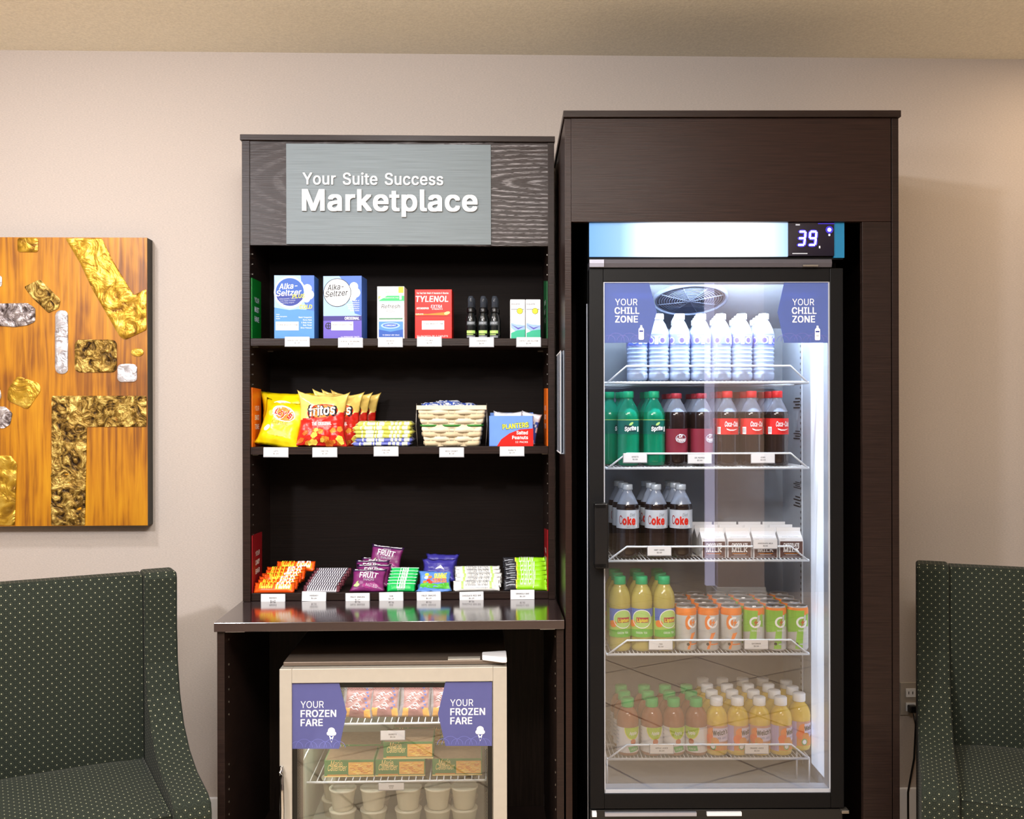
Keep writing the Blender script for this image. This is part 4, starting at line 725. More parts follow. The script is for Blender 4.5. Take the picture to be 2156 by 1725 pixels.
def deco_orig(f):
    f.rect(1093, 125, 1590, 630, PALE, 0); f.poly([(1300, 125), (1590, 125), (1590, 630), (1500, 600), (1440, 300)], MIDB, 1); f.rect(1093, 630, 1590, 690, DV, 1); f.rect(1093, 690, 1590, 915, VIO, 1)
    bubbles(f, 1490, 310, 55); f.ring(1275, 335, 180, 8, BK, 4, 40); f.ell(1275, 335, 173, 173, WP, 3)
    f.text('Alka-', 1255, 300, 72, BK, 5, bold=.012, shear=.25, wd=215, rot=5); f.text('Seltzer', 1270, 380, 72, BK, 5, bold=.012, shear=.25, wd=300, rot=5)
    for k in range(3): f.text('Effervescent Antacid', 1280, 420 + k * 28, 13, LGY, 5, wd=220)
    for k, tt in enumerate(('For Relief of', 'Heartburn', 'Acid Indigestion', 'Upset Stomach', 'with Headache', 'Body Aches')): f.text(tt, 1560, 445 + k * 25, 15, WP, 4, 'r')
    f.text('ORIGINAL', 1465, 678, 34, WP, 4, bold=.02, wd=190); f.ring(1160, 755, 42, 10, BK, 4, 24); f.rect(1155, 716, 1165, 795, BK, 4); f.rect(1120, 750, 1200, 760, BK, 4)
    f.rect(1197, 702, 1482, 812, WP, 5); f.text('PLEASE REQUEST ITEM', 1338, 750, 17, 'ink', 6, wd=250, bold=.02); f.text('AT FRONTDESK', 1338, 782, 14, 'ink', 6, wd=150); f.text('116 EFFERVESCENT TABLETS', 1440, 905, 18, WP, 4, wd=240)
def deco_refresh(f):
    f.rect(1768, 258, 2120, 915, WP, 0); f.poly([(1780, 440), (1895, 375), (2120, 375), (2120, 450), (1780, 462)], GP, 1); f.rect(2045, 262, 2112, 340, YP, 2); f.rect(2058, 340, 2085, 425, WP, 2)
    f.poly([(1780, 380), (1820, 380), (1780, 430)], LG, 1); f.poly([(1780, 440), (2120, 440), (2120, 470), (1780, 476)], mat('mint_print', (170, 226, 200), .4, var=0), 1)
    f.text('PLEASE REQUEST ITEM', 1910, 312, 14, 'ink', 3, wd=230); f.text('AT FRONTDESK', 1910, 340, 14, 'ink', 3, wd=140); f.text('PRESERVATIVE FREE', 1950, 408, 14, WP, 3)
    f.text('Refresh', 1942, 535, 54, BK, 3, shear=.2, wd=245); f.text('Plus', 1940, 588, 40, GY, 3, shear=.2); f.rect(1790, 658, 2100, 674, mat('deep_green_print', (70, 130, 90), .4, var=0), 2)
    f.rect(1786, 700, 2105, 915, SKY, 1); f.ell(1940, 752, 125, 40, PALE, 2); f.ell(1940, 750, 100, 26, MIDB, 3); f.text('LUBRICANT', 1940, 758, 18, WP, 4); f.poly([(1786, 800), (1940, 830), (2105, 800), (2105, 915), (1786, 915)], BLUE, 2); f.text('70 SINGLE USE VIALS', 1945, 880, 17, WP, 4, wd=220)
def deco_tyl(f):
    f.text('For Fast Pain Relief of Headache & Muscles', 415, 330, 20, WP, 1, wd=390, bold=.01); f.text('TYLENOL', 405, 425, 70, WP, 1, bold=.02, wd=400, shear=.12); f.text('ACETAMINOPHEN', 290, 515, 22, WP, 1, wd=150, bold=.02); f.text('EXTRA', 460, 500, 38, LGY, 1, bold=.02, wd=140, shear=.2); f.text('STRENGTH', 470, 522, 16, WP, 1, wd=130)
    f.poly([(205, 565), (350, 572), (560, 552), (620, 540), (632, 560), (590, 590), (350, 585), (205, 590)], OP, 1); f.ell(590, 562, 36, 18, CRM, 2, rot=-15); f.text('CAPLETS', 250, 582, 16, WP, 2)
    f.rect(200, 592, 650, 600, DR, 1); f.rect(280, 655, 555, 762, WP, 1); f.text('PLEASE REQUEST ITEM', 418, 700, 17, 'ink', 2, wd=235, bold=.02); f.text('AT FRONTDESK', 418, 728, 14, 'ink', 2, wd=145); f.text('50 PACKETS OF 2 CAPLETS', 410, 852, 20, WP, 1, wd=380)
t, w_, h_ = carton('blue medicine carton with navy circle and yellow lettering, leftmost on the top shelf', 578, 662, 580, S1, .085, (468, 115, 970, 910), SKY, deco_plus, 0)
t, w_, h_ = carton('blue and violet medicine carton with white circle, on the top shelf', 683, 765, 581, S1, .085, (1093, 125, 1590, 915), MIDB, deco_orig, -5)
t, w_, h_ = carton('tall white, green and blue eye drop carton on the top shelf', 796, 853, 603, S1, .075, (1768, 258, 2120, 915), 'white', deco_refresh, -3)
t, w_, h_ = carton('red painkiller carton with white lettering on the top shelf', 875, 953, 609, S1, .09, (195, 275, 650, 870), 'red', deco_tyl, -2)
def deco_eq(f):
    f.text('equate', 60, 62, 22, GY, 1, wd=100, bold=.01); f.rect(8, 112, 160, 120, GY, 1); f.ell(110, 135, 34, 34, YP, 2); f.ring(110, 135, 36, 5, mat('olive_print', (120, 120, 50), .4, var=0), 3, 20)
    for k in range(3): f.text('Multi Purpose', 80, 190 + k * 26, 10, LGY, 1, wd=110)
    f.poly([(8, 270), (60, 290), (170, 300), (170, 380), (90, 400), (8, 330)], PALE, 1); f.poly([(8, 290), (90, 330), (170, 310), (90, 350)], VIO, 2); f.poly([(8, 390), (80, 360), (172, 350), (172, 455), (8, 455)], mat('jade_print', (56, 176, 140), .4, var=0), 2)
sp_, _, _ = carton('slim white and green lens solution carton, left of the pair', 1075, 1106, 630, S1, .05, (0, 0, 172, 455), 'white', deco_eq)
y_ = HY0 + .012 + .025
clone(sp_, 'slim white and green lens solution carton, right of the pair', WO, at_shelf(1107.5, 1138, HY0 + .012)[0], y_, S1)
# spray bottles
def spray(label):
    t = thing('spray_bottle', label, 'spray bottle', group='black spray bottles on the top shelf')
    mb = mat('dark_bottle', (20, 24, 26), .2, 0, .6); r = .0165
    M().lathe([(r * .9, 0), (r, .003), (r, .062), (r * .9, .072), (r * .62, .082), (r * .6, .084)], mb, 20).build('bottle_body', t)
    M().lathe([(r * .78, .084), (r * .8, .086), (r * .8, .098), (r * .55, .102)], 'black_plastic', 16).build('collar', t)
    M().lathe([(r * .5, .102), (r * .52, .118), (r * .42, .128), (r * .3, .129)], 'black_plastic', 14).box(-.002, -r * .75, .119, .002, -r * .4, .123, 'black_plastic').build('nozzle', t)
    M().lathe([(r * .56, .1), (r * .62, .101), (r * .6, .128), (r * .45, .137), (0.0005, .138)], 'smoky_clear', 16).build('dust_cap', t)
    d = round_print(r, 0, .062, (0, 0, 110, 205))
    d.rect(5, 20, 105, 62, mat('slate_print', (70, 76, 80), .4, var=0), 1); d.text('HARMONY', 55, 50, 20, LGY, 2, wd=82, bold=.01); d.rect(5, 118, 105, 150, LG, 1); d.rect(5, 158, 80, 166, LG, 1); d.rect(5, 172, 105, 196, GY, 1); d.build('label', t)
    return t
xs = [at_shelf(p, p + .1, HY0 + .03)[0] for p in (992, 1018, 1042)]
s0 = spray('small black spray bottle on the top shelf, left of three'); put(s0, WO, xs[0], HY0 + .032, S1)
clone(s0, 'small black spray bottle on the top shelf, middle of three', WO, xs[1], HY0 + .032, S1, -8); clone(s0, 'small black spray bottle on the top shelf, right of three', WO, xs[2], HY0 + .032, S1, -14)
for k, w1 in enumerate(('left', 'middle', 'right')): clone(s0, 'black spray bottle standing behind the %s front spray bottle' % w1, WO, xs[k] + .004, HY0 + .085, S1)
# ================================================================== SOFT PACKETS
def sst(a, b, x):
    x = max(0, min(1, (x - a) / (b - a))); return x * x * (3 - 2 * x)
def pillow_fn(w, h, t, mode='bag', seed=0, wr=.002, flare=.08, ear=.03):
    def S(u, v, sd, l=0):
        if mode == 'bag':
            k = (max(0, math.sin(math.pi * min(1, max(0, u)))) ** .55) * (sst(0, .2, v) ** .8) * (sst(0, .2, 1 - v) ** .8)
            wx = w * (1 - .07 * math.sin(math.pi * v) + flare * (abs(2 * v - 1) ** 3))
            x = (u - .5) * wx; z = v * h + ear * h * (abs(2 * u - 1) ** 3) * sst(.5, 1, v)
        else:
            e0, e1 = (0, .05) if mode == 'flat' else (.05, .16)
            k = sst(e0, e1, u) * sst(e0, e1, 1 - u) * (max(0, 1 - (2 * v - 1) ** 2) ** .35)
            x = (u - .5) * w; z = (.5 + (v - .5) * (1 - .12 * k + .1)) * h
        y = sd * t / 2 * k
        q = noise.noise(Vector((u * 6 + seed * 7.3, v * 6 + seed, seed + sd))) + .6 * noise.noise(Vector((u * 15 + seed, v * 15, seed * 3 + sd)))
        y += wr * q * (1 if mode == 'bag' else .6)
        return (x, y + (-l if sd < 0 else l), z)
    return S
def packet(name, label, cat, w, h, t, mats, mode='bag', seed=0, wr=.002, nx=16, ny=16, deco=None, rect=(0, 0, 1, 1), group=None, backs=None, cut=.008, flare=.08, ear=.03):
    """mats(u, v) names the wrapper colour at a spot"""
    o = thing(name, label, cat, group=group); S = pillow_fn(w, h, t, mode, seed, wr, flare, ear); m = M()
    g = [S(i / nx, j / ny, -1) for j in range(ny + 1) for i in range(nx + 1)]; g2 = [S(i / nx, j / ny, 1) for j in range(ny + 1) for i in range(nx + 1)]
    N = nx + 1
    for j in range(ny + 1):
        for i in range(nx + 1):
            if i in (0, nx) or j in (0, ny): g2[j * N + i] = g[j * N + i]
    for j in range(ny):
        for i in range(nx):
            mm = mats((i + .5) / nx, (j + .5) / ny) if callable(mats) else mats
            q = (j * N + i, j * N + i + 1, (j + 1) * N + i + 1, (j + 1) * N + i)
            k0 = len(m.v)
            m.add([g[a] for a in q], [(0, 1, 2, 3)], mm, True)
            m.add([g2[a] for a in q], [(3, 2, 1, 0)], backs or mm, True)
    ob = m.build('wrapper', o)
    bm = bmesh.new(); bm.from_mesh(ob.data); bmesh.ops.remove_doubles(bm, verts=bm.verts, dist=1e-6); bm.to_mesh(ob.data); bm.free()
    if deco:
        x0, y0, x1, y1 = rect
        d = D(lambda u, v, l: S(min(1, max(0, u / w)), min(1, max(0, v / h)), -1, l), lambda x, y: ((x - x0) / (x1 - x0) * w, (1 - (y - y0) / (y1 - y0)) * h), w / (x1 - x0), cu=cut, cw=cut, lift=.0007, step=.0003)
        deco(d); d.build('printed_front', o)
    return o
foilY = mat('yellow_foil', (240, 214, 12), .28, .15, .6); foilR = mat('red_foil', (204, 30, 20), .3, .1, .6); foilC = mat('cream_foil', (240, 206, 110), .3, .1, .6); foilG = mat('golden_foil', (206, 150, 40), .3, .2, .6)
CHIP = mat('corn_print', (222, 140, 50), .4, var=0); CHIP2 = mat('dark_corn_print', (196, 96, 30), .4, var=0); LIP = mat('chip_print', (244, 214, 90), .4, var=0)
def deco_lays(d):
    d.ell(52, 32, 30, 17, WP, 1, rot=10); d.ell(55, 33, 25, 14, OP, 2, rot=10); d.text("Lay's", 52, 38, 15, RP, 4, bold=.03, shear=.2, wd=44, rot=-10); d.text("Lay's", 52.8, 38.6, 15.5, WP, 3, bold=.06, shear=.2, wd=46, rot=-10)
    d.text('Classic', 50, 56, 9, mat('olive_text', (120, 110, 20), .5, var=0), 1, shear=.2, wd=42); d.ell(22, 34, 9, 6, LIP, 1, rot=20); d.ell(20, 66, 8, 6, WP, 1, rot=-30); d.ell(50, 76, 26, 6, LIP, 1)
lay = packet('chip_bag', 'yellow chip bag at the front left of the middle shelf', 'chip bag', .138, .155, .05, foilY, 'bag', 2, .005, 20, 20, deco_lays, (0, 0, 100, 100), 'chip bags on the middle shelf', cut=.007)
put(lay, WO, at_shelf(582, 583, HY0 + .05)[0], HY0 + .034, S2 + .001, -8, -22, 9)
for k, (px, dy, ri, ph) in enumerate(((596, .10, 0, 'directly behind the front yellow bag'), (602, .15, 2, 'third in the yellow row'), (610, .2, 3, 'last in the yellow row'))):
    clone(lay, 'yellow chip bag, ' + ph, WO, at_shelf(px, px + .1, HY0 + dy)[0], HY0 + dy, S2 + .001, -3 + k, -4 + k, 2).scale = (1.1, 1, 1.1)
def fr_m(u, v):
    return foilC if v > .50 + .16 * u ** 2 + .02 * math.sin(u * 9) else (foilR if v > .0 else foilG)
def deco_fritos(d):
    random.seed(5)
    for k in range(26):
        x, y = random.uniform(8, 92), random.uniform(66, 96)
        if x < 20 and y < 74: continue
        s = random.uniform(5, 9); a = random.uniform(0, 3.1)
        d.poly([(x + s * math.cos(a + j * 1.3 + .3 * (j % 2)), y + s * .8 * math.sin(a + j * 1.3)) for j in range(5)], (CHIP, CHIP2, LIP)[k % 3], 1 + k % 3)
    d.ell(50, 35, 34, 15, RP, 1, rot=-6); d.ell(51, 34, 30, 12, OP, 2, rot=-6)
    d.text('fritos', 50.5, 41.6, 20, BK, 3, bold=.085, shear=.15, wd=66, rot=6); d.text('fritos', 50, 41, 20, WP, 4, bold=.024, shear=.15, wd=58, rot=6)
    d.text('THE ORIGINAL', 50, 61, 7, WP, 2, bold=.02, wd=44, rot=4)
fri = packet('chip_bag', 'red and cream corn chip bag at the front of the middle shelf', 'chip bag', .150, .166, .045, fr_m, 'bag', 4, .005, 34, 40, deco_fritos, (0, 0, 100, 100), 'chip bags on the middle shelf', cut=.007, flare=.14, ear=.1)
put(fri, WO, at_shelf(677, 678, HY0 + .05)[0], HY0 + .036, S2 + .001, 5, -12, 2)
for k, (px, dy, ph) in enumerate(((708, .09, 'directly behind the front corn chip bag'), (726, .14, 'third in the corn chip row'), (744, .2, 'last in the corn chip row'))):
    clone(fri, 'red corn chip bag, ' + ph, WO, at_shelf(px, px + .1, HY0 + dy)[0], HY0 + dy, S2 + .001, 14 - k * 3, -5, 3)
# flat packets stacked
def flat_m(a, b): return lambda u, v: b if noise.noise(Vector((u * 26, v * 7, 3.3))) > .06 else a
pyel = mat('pale_yellow_wrap', (204, 204, 96), .3, var=.05); pwh = mat('pale_white_wrap', (224, 230, 214), .3, var=.05); pbl = mat('pale_blue_wrap', (104, 112, 190), .3, var=.05); pgr = mat('grass_wrap', (120, 168, 60), .35)
sx, sw = at_shelf(745, 868, HY0 + .03)
for k in range(6):
    m2 = flat_m(pyel, pwh) if k > 1 else flat_m(pbl, pwh)
    lb = ('pale blue flat packet at the bottom of the packet stack', 'blue flat packet second from the bottom of the stack', 'yellow flat packet third from the bottom of the stack', 'yellow flat packet in the middle of the stack', 'yellow flat packet just under the top of the stack', 'yellow flat packet on top of the stack')[k]
    p = packet('snack_packet', lb, 'packet', sw * (1.03 - .02 * (k % 3)), .11, .02, m2, 'flat', k + 3, .003, 44, 12, None, group='flat snack packets stacked on the middle shelf')
    put(p, WO, sx + (-.004, .004, 0, .003, -.002, .004)[k], HY0 + .01 + .002 * (k % 2), S2 + .0085 + k * .0125, 0, -90 + (0, 0, .5, -.5, 0, 1)[k], 0)
    p.rotation_euler = (R(-90), 0, 0)
    if k == 5: p.location.y += .02
# ------------------------------------------------------------------ woven basket
by = HY0 + .075; bx, bwt = at_shelf(880, 1022, HY0 + .02); bwb = at_shelf(893, 1008, HY0 + .02)[1] * .96; bh = pix(WO, 950, 854, HY0 + .01)[1] - S2
bk = thing('woven_basket', 'light woven wood basket with a green band on the middle shelf', 'basket', WO, bx, by, S2 + .0004)
chipw = mat('wood_strip', (206, 190, 156), .55, var=.16, vs=60, bump=.15); chipg = mat('green_strip', (58, 134, 54), .5); chipd = mat('wood_strip_light', (224, 212, 186), .55, var=.1)
def bsz(z):
    q = z / bh; return (bwb + (bwt - bwb) * q) / 2, (.085 + .03 * q) / 2 + .012
def ring_pts(z, off, n=6, ph=0, amp=0.0):
    hx, hy = bsz(z); P = []
    for (ax, ay), (cx_, cy_) in (((-1, -1), (1, -1)), ((1, -1), (1, 1)), ((1, 1), (-1, 1)), ((-1, 1), (-1, -1))):
        L = hx if ay == cy_ else hy; k = n if ay == cy_ else max(2, round(n * hy / hx))
        for i in range(k * 6):
            f = i / (k * 6); x = (ax + (cx_ - ax) * f) * hx; y = (ay + (cy_ - ay) * f) * hy
            o = off + amp * math.sin(math.pi * (f * k) + ph) * min(1, 6 * f, 6 * (1 - f))
            if ay == cy_: y += o * ay
            else: x += o * ax
            P.append((x, y))
    return P
rows = 8; rh = (bh - .016) / rows
for k in range(rows):
    z0, z1 = .001 + k * rh, .001 + (k + 1.12) * rh; P0 = ring_pts(z0, .001, 5, math.pi * (k % 2), .0038); P1 = ring_pts(z1, .001, 5, math.pi * (k % 2), .0038); Pm = ring_pts((z0 + z1) / 2, .0022, 5, math.pi * (k % 2), .0046)
    n = len(P0); g = k == 4; zs = (z0, (z0 + z1) / 2, z1) if not g else (z0 + rh * .3, (z0 + z1) / 2, z1 - rh * .35)
    m = M(); m.add([(x, y, zs[0]) for x, y in P0] + [(x, y, zs[1]) for x, y in Pm] + [(x, y, zs[2]) for x, y in P1],
          [(j * n + i, j * n + (i + 1) % n, (j + 1) * n + (i + 1) % n, (j + 1) * n + i) for j in (0, 1) for i in range(n)], chipg if g else (chipd if k % 2 else chipw), True)
    o = m.build('weave_strip', bk, label='green weave strip' if g else None); q = o.modifiers.new('s', 'SOLIDIFY'); q.thickness = .0012
    if k == 4:
        P0 = ring_pts(z0, .0, 5, 0, .0); m = M(); m.add([(x, y, z0) for x, y in P0] + [(x, y, z1) for x, y in P0], [(i, (i + 1) % n, (i + 1) % n + n, i + n) for i in range(n)], chipd); o = m.build('weave_strip', bk)
for k in range(6):
    f = (k + .5) / 6 * 2 - 1; a0, a1 = bsz(0), bsz(bh)
    for sgn in (-1, 1):
        M().add([(f * a0[0] - .008, sgn * (a0[1] - .001), 0), (f * a0[0] + .008, sgn * (a0[1] - .001), 0), (f * a1[0] + .009, sgn * (a1[1] - .001), bh), (f * a1[0] - .009, sgn * (a1[1] - .001), bh)], [(0, 1, 2, 3)], chipw).build('stake', bk)
hx, hy = bsz(bh); m = M()
for a, b, c, d in ((-hx - .003, -hy - .004, hx + .003, -hy + .001), (-hx - .003, hy - .001, hx + .003, hy + .004), (-hx - .004, -hy, -hx + .001, hy), (hx - .001, -hy, hx + .004, hy)): m.box(a, b, bh - .014, c, d, bh, chipd)
m.build('rim', bk, bev=.001)
m = M()
for sgn in (-1, 1): m.tube([(sgn * (hx + .004), -hy + .006, bh + .006), (sgn * (hx + .0055), -hy + .004, bh * .5), (sgn * (hx + .004) * .97, -hy + .006, .002)], .0011, 'steel', 5)
m.build('wire_handle', bk)
hx0, hy0 = bsz(0); M().box(-hx0 + .002, -hy0 + .002, .0006, hx0 - .002, hy0 - .002, .004, chipw).build('base', bk)
bw = mat('blue_wrap', (66, 92, 178), .28, var=.1); ww = mat('white_wrap', (222, 226, 236), .28, var=.05)
for k, (dx, dy, rz, rx, nm) in enumerate(((-.048, -.02, 14, -72, 'at the front left'), (.03, -.022, -10, -75, 'at the front right'), (-.01, .018, 4, -64, 'at the back'))):
    p = packet('snack_packet', 'blue and white packet inside the woven basket, ' + nm, 'packet', .085, .06, .02, flat_m(bw, ww), 'bar', k + 20, .003, 14, 8, None, group='blue packets in the woven basket')
    put(p, WO, bx + dx, by + dy, S2 + bh - .012, rz, rx)
# ------------------------------------------------------------------ peanut carton (open display box)
px_, pw = at_shelf(1031, 1124, HY0 + .012); phh = pix(WO, 1080, 876, HY0 + .012)[1] - S2; PD = .085
pb = thing('display_carton', 'open blue and red carton of peanut packets on the middle shelf', 'carton', WO, px_, HY0 + .012 + PD / 2, S2 + .0003, -3)
lb_ = mat('light_blue_card', (104, 146, 224), .45)
m = M(); q = .0018
m.box(-pw / 2, -PD / 2, 0, pw / 2, -PD / 2 + q, phh, lb_).box(-pw / 2, PD / 2 - q, 0, pw / 2, PD / 2, phh + .01, lb_).box(-pw / 2, -PD / 2, 0, -pw / 2 + q, PD / 2, phh, lb_).box(pw / 2 - q, -PD / 2, 0, pw / 2, PD / 2, phh, mat('maroon_card', (120, 24, 40), .5)).box(-pw / 2, -PD / 2, 0, pw / 2, PD / 2, q, lb_)
m.build('carton_body', pb)
f = front(pw, phh, PD, (1085, 545, 1615, 900))
f.poly([(1180, 900), (1230, 820), (1330, 750), (1450, 705), (1615, 692), (1615, 900)], 'red', 1)
f.text('PLANTERS', 1405, 690, 56, BK, 2, bold=.06, wd=322, rot=5); f.text('PLANTERS', 1405, 689, 56, YP, 3, bold=.03, wd=312, rot=5)
f.text('Salted', 1550, 762, 40, WP, 3, 'r', bold=.02, wd=135); f.text('Peanuts', 1552, 818, 40, WP, 3, 'r', bold=.02, wd=190); f.text('12 PACKS', 1550, 862, 22, WP, 3, 'r')
f.build('printed_front', pb)
for k, (dx, dy, rz, ry, nm) in enumerate(((-.038, -.018, 6, 8, 'left of centre'), (.012, -.02, -4, -6, 'right of centre'), (.045, .0, -6, 12, 'far right'), (-.008, .02, 3, 0, 'rear'))):
    p = packet('peanut_packet', 'blue and white peanut packet poking out of the carton, ' + nm, 'packet', .062, .101, .016, lambda u, v: ww if v > .78 or (u + v) % .5 > .4 else bw, 'bag', k + 30, .002, 10, 12, None, group='peanut packets in the open carton')
    put(p, WO, px_ + dx, HY0 + .012 + PD / 2 + dy, S2 + .006, rz, -4, ry)
# ================================================================== BOTTOM SHELF candy
def stair(proto, n, pxc, dpx, pyb, dy, dz, z0, rx, labels, rz=0, yk=HY0 + .014, jit=.003, ry=0, seed=1, group=None):
    random.seed(seed)
    for k in range(n):
        y = yk + k * dy; x = pix(WO, pxc + dpx * k, 868, y)[0] + random.uniform(-jit, jit)
        a = (WO, x, y, z0 + k * dz, rz + random.uniform(-2, 2), rx + random.uniform(-3, 3), ry)
        if k == 0: put(proto, *a); proto['label'] = labels[0]
        else: clone(proto, labels[k], *a)
def lab(base, n, where):
    return [base + (', bottom one at the front' if k == 0 else ', %s from the front' % ORD[k] if k < n - 1 else ', rearmost on top') + ' ' + where for k in range(n)]
orw = mat('orange_wrap', (240, 84, 20), .3, var=.05); 
def deco_or(d):
    d.text('REESES', 30, 66, 38, YP, 2, bold=.02, wd=34, shear=.2); d.rect(52, 25, 92, 80, mat('brown_yellow', (230, 170, 40), .4, var=0), 1); d.text('PIECES', 72, 68, 30, WP, 2, bold=.03, wd=34)
p = packet('candy_bar', '', 'candy bar', .128, .034, .014, orw, 'bar', 41, .0014, 20, 6, deco_or, (0, 0, 100, 100), 'orange candy bars on the bottom shelf', cut=.006)
stair(p, 6, 577, 5, 1250, .017, .0072, S3 + .002, -38, lab('orange candy bar', 6, 'of the left pile'), seed=3)
clone(p, 'orange candy bar lying loose behind the left pile in the shade', WO, pix(WO, 621, 868, HY0 + .14)[0], HY0 + .135, S3 + .05, -3, -35)
clone(p, 'orange candy bar turned aslant at the right end of the left pile', WO, pix(WO, 600, 868, HY0 + .07)[0], HY0 + .065, S3 + .025, 22, -40)
def zeb(u, v): return mat('silver_wrap', (206, 206, 214), .3, var=.05) if (u > .1 and u < .9) else mat('maroon_wrap', (92, 44, 54), .35)
def deco_zeb(d):
    for k in range(13): x = 9 + k * 6.2; d.poly([(x, 86), (x + 3, 86), (x + 7, 14), (x + 4, 14)], mat('charcoal_print', (52, 46, 60), .4, var=0), 1)
p = packet('candy_bar', '', 'candy bar', .118, .024, .011, zeb, 'bar', 51, .0008, 20, 6, deco_zeb, (0, 0, 100, 100), 'striped candy bars on the bottom shelf', cut=.006)
stair(p, 7, 676, 4, 1248, .014, .0070, S3 + .002, -40, lab('silver and black striped candy bar', 7, 'of the second pile'), jit=.001, seed=4)
pur = mat('purple_wrap', (118, 40, 100), .3, var=.08); purd = mat('dark_purple_wrap', (58, 34, 70), .3, var=.1)
def deco_pur(d):
    d.rect(8, 3, 92, 7, WP, 1); d.text('FRUIT', 50, 46, 17, WP, 2, bold=.02, wd=58, shear=.1, rot=-3); d.text('mixed', 50, 24, 8, LGY, 2, wd=24); d.text('SNACKS', 52, 60, 8, LGY, 2, wd=34)
    d.ell(16, 76, 9, 8, mat('pear_print', (180, 220, 140), .4, var=0), 2); d.poly([(12, 66), (20, 58), (19, 68)], LG, 2); d.text('MIXED', 62, 86, 9, LGY, 2, wd=34, rot=-8); d.ell(60, 80, 26, 11, mat('magenta_print', (150, 50, 120), .4, var=0), 1)
p = packet('fruit_pouch', '', 'pouch', .108, .082, .024, lambda u, v: purd if v > .84 else pur, 'bag', 61, .003, 16, 14, deco_pur, (0, 0, 100, 100), 'purple fruit snack pouches on the bottom shelf', cut=.007)
stair(p, 4, 771, 6, 1246, .032, .009, S3 + .002, -42, ['bright purple fruit snack pouch at the front of its pile', 'purple fruit snack pouch directly behind the front pouch', 'purple fruit snack pouch third in its pile', 'purple fruit snack pouch fourth in its pile'], jit=.008, rz=-4, seed=5)
clone(p, 'dark purple pouch highest in its pile, tilted in the shade', WO, pix(WO, 806, 868, HY0 + .13)[0], HY0 + .14, S3 + .052, -8, -28, 6)
gw = mat('green_wrap', (22, 178, 84), .3, var=.05)
def deco_gum(d):
    d.rect(0, 4, 100, 12, mat('pale_mint_print', (190, 240, 210), .4, var=0), 1); d.text('Extra', 50, 66, 40, WP, 2, bold=.02, shear=.2, wd=30); d.text('spearmint', 50, 88, 12, LGY, 2, wd=26)
p = packet('gum_pack', '', 'gum pack', .09, .026, .012, gw, 'bar', 71, .0006, 16, 6, deco_gum, (0, 0, 100, 100), 'green gum packs on the bottom shelf', cut=.006)
stair(p, 6, 843, 1.6, 1246, .009, .0086, S3 + .002, -28, lab('green gum pack', 6, 'of the gum pile'), jit=.001, rz=-2, seed=6)
def deco_gummy(d):
    d.poly([(4, 70), (20, 66), (60, 76), (96, 62), (96, 94), (4, 94)], mat('leaf_print', (80, 178, 50), .4, var=0), 1); d.text('GUMMI', 68, 44, 16, YP, 2, bold=.04, wd=40, rot=4); d.text('CRAWLERS', 66, 66, 14, OP, 2, bold=.04, wd=46, rot=4)
    for x, y, m_ in ((22, 40, WP), (30, 56, RP), (18, 62, OP), (36, 66, RP), (24, 26, YP), (34, 40, OP)): d.ell(x, y, 7, 7, m_, 2, n=12)
skyw = mat('sky_wrap', (88, 134, 208), .3, var=.08); ivw = mat('indigo_wrap', (56, 52, 140), .3, var=.12)
p = packet('gummy_pouch', 'sky blue gummy pouch with green strip at the front of its pile', 'pouch', .104, .07, .022, skyw, 'bag', 81, .003, 16, 14, deco_gummy, (0, 0, 100, 100), 'gummy candy pouches on the bottom shelf', cut=.007)
put(p, WO, pix(WO, 914, 868, HY0 + .02)[0], HY0 + .018, S3 + .003, -2, -38)
for k, (px, dy, dz, rz, rx, w1) in enumerate(((921, .05, .024, -7, -30, 'indigo gummy pouch lying on the sky blue one'), (926, .09, .034, -12, -28, 'indigo gummy pouch crumpled at the top of its pile'), (912, .008, .0, 3, -84, 'indigo gummy pouch lying flat beneath the pile'))):
    q = packet('gummy_pouch', w1, 'pouch', .108, .075, .022, ivw if k < 2 else skyw, 'bag', 85 + k, .006, 14, 12, (lambda d: d.poly([(40, 50), (56, 30), (70, 52), (56, 46)], WP, 1)) if k == 0 else None, (0, 0, 100, 100), 'gummy candy pouches on the bottom shelf')
    put(q, WO, pix(WO, px, 868, HY0 + dy)[0], HY0 + dy, S3 + dz + .003, rz, rx)
wh2 = mat('white_foil', (232, 232, 228), .28, var=.04); 
def deco_wh(d):
    d.rect(17, 12, 22, 88, LG, 1); d.rect(78, 12, 83, 88, LG, 1); d.text('chocolate rice crisps', 50, 64, 22, GY, 2, wd=48); d.rect(26, 78, 74, 84, LGY, 1)
p = packet('candy_bar', '', 'candy bar', .148, .034, .018, wh2, 'bar', 91, .0022, 24, 7, deco_wh, (0, 0, 100, 100), 'white wrapped bars on the bottom shelf', cut=.006)
stair(p, 5, 1004, 0.5, 1246, .013, .0098, S3 + .003, -36, lab('white wrapped bar with crimped ends', 5, 'of its pile'), jit=.004, seed=8)
lw = mat('lime_wrap', (144, 214, 30), .3, var=.08); bwk = mat('charcoal_wrap', (48, 48, 54), .3, var=.2)
def deco_lime(d):
    d.rect(28, 8, 31, 90, YP, 1); d.text('crunchy', 55, 60, 26, WP, 2, wd=34, shear=.2); d.rect(4, 30, 24, 36, LGY, 1); d.rect(6, 56, 26, 62, LGY, 1)
p = packet('granola_bar', '', 'granola bar', .14, .036, .02, lambda u, v: lw if .3 < u else bwk, 'bar', 95, .0026, 24, 7, deco_lime, (0, 0, 100, 100), 'black and green granola bars on the bottom shelf', cut=.006)
stair(p, 6, 1106, -.2, 1244, .013, .0122, S3 + .003, -30, lab('black and lime green granola bar', 6, 'of the rightmost pile'), jit=.004, seed=9)
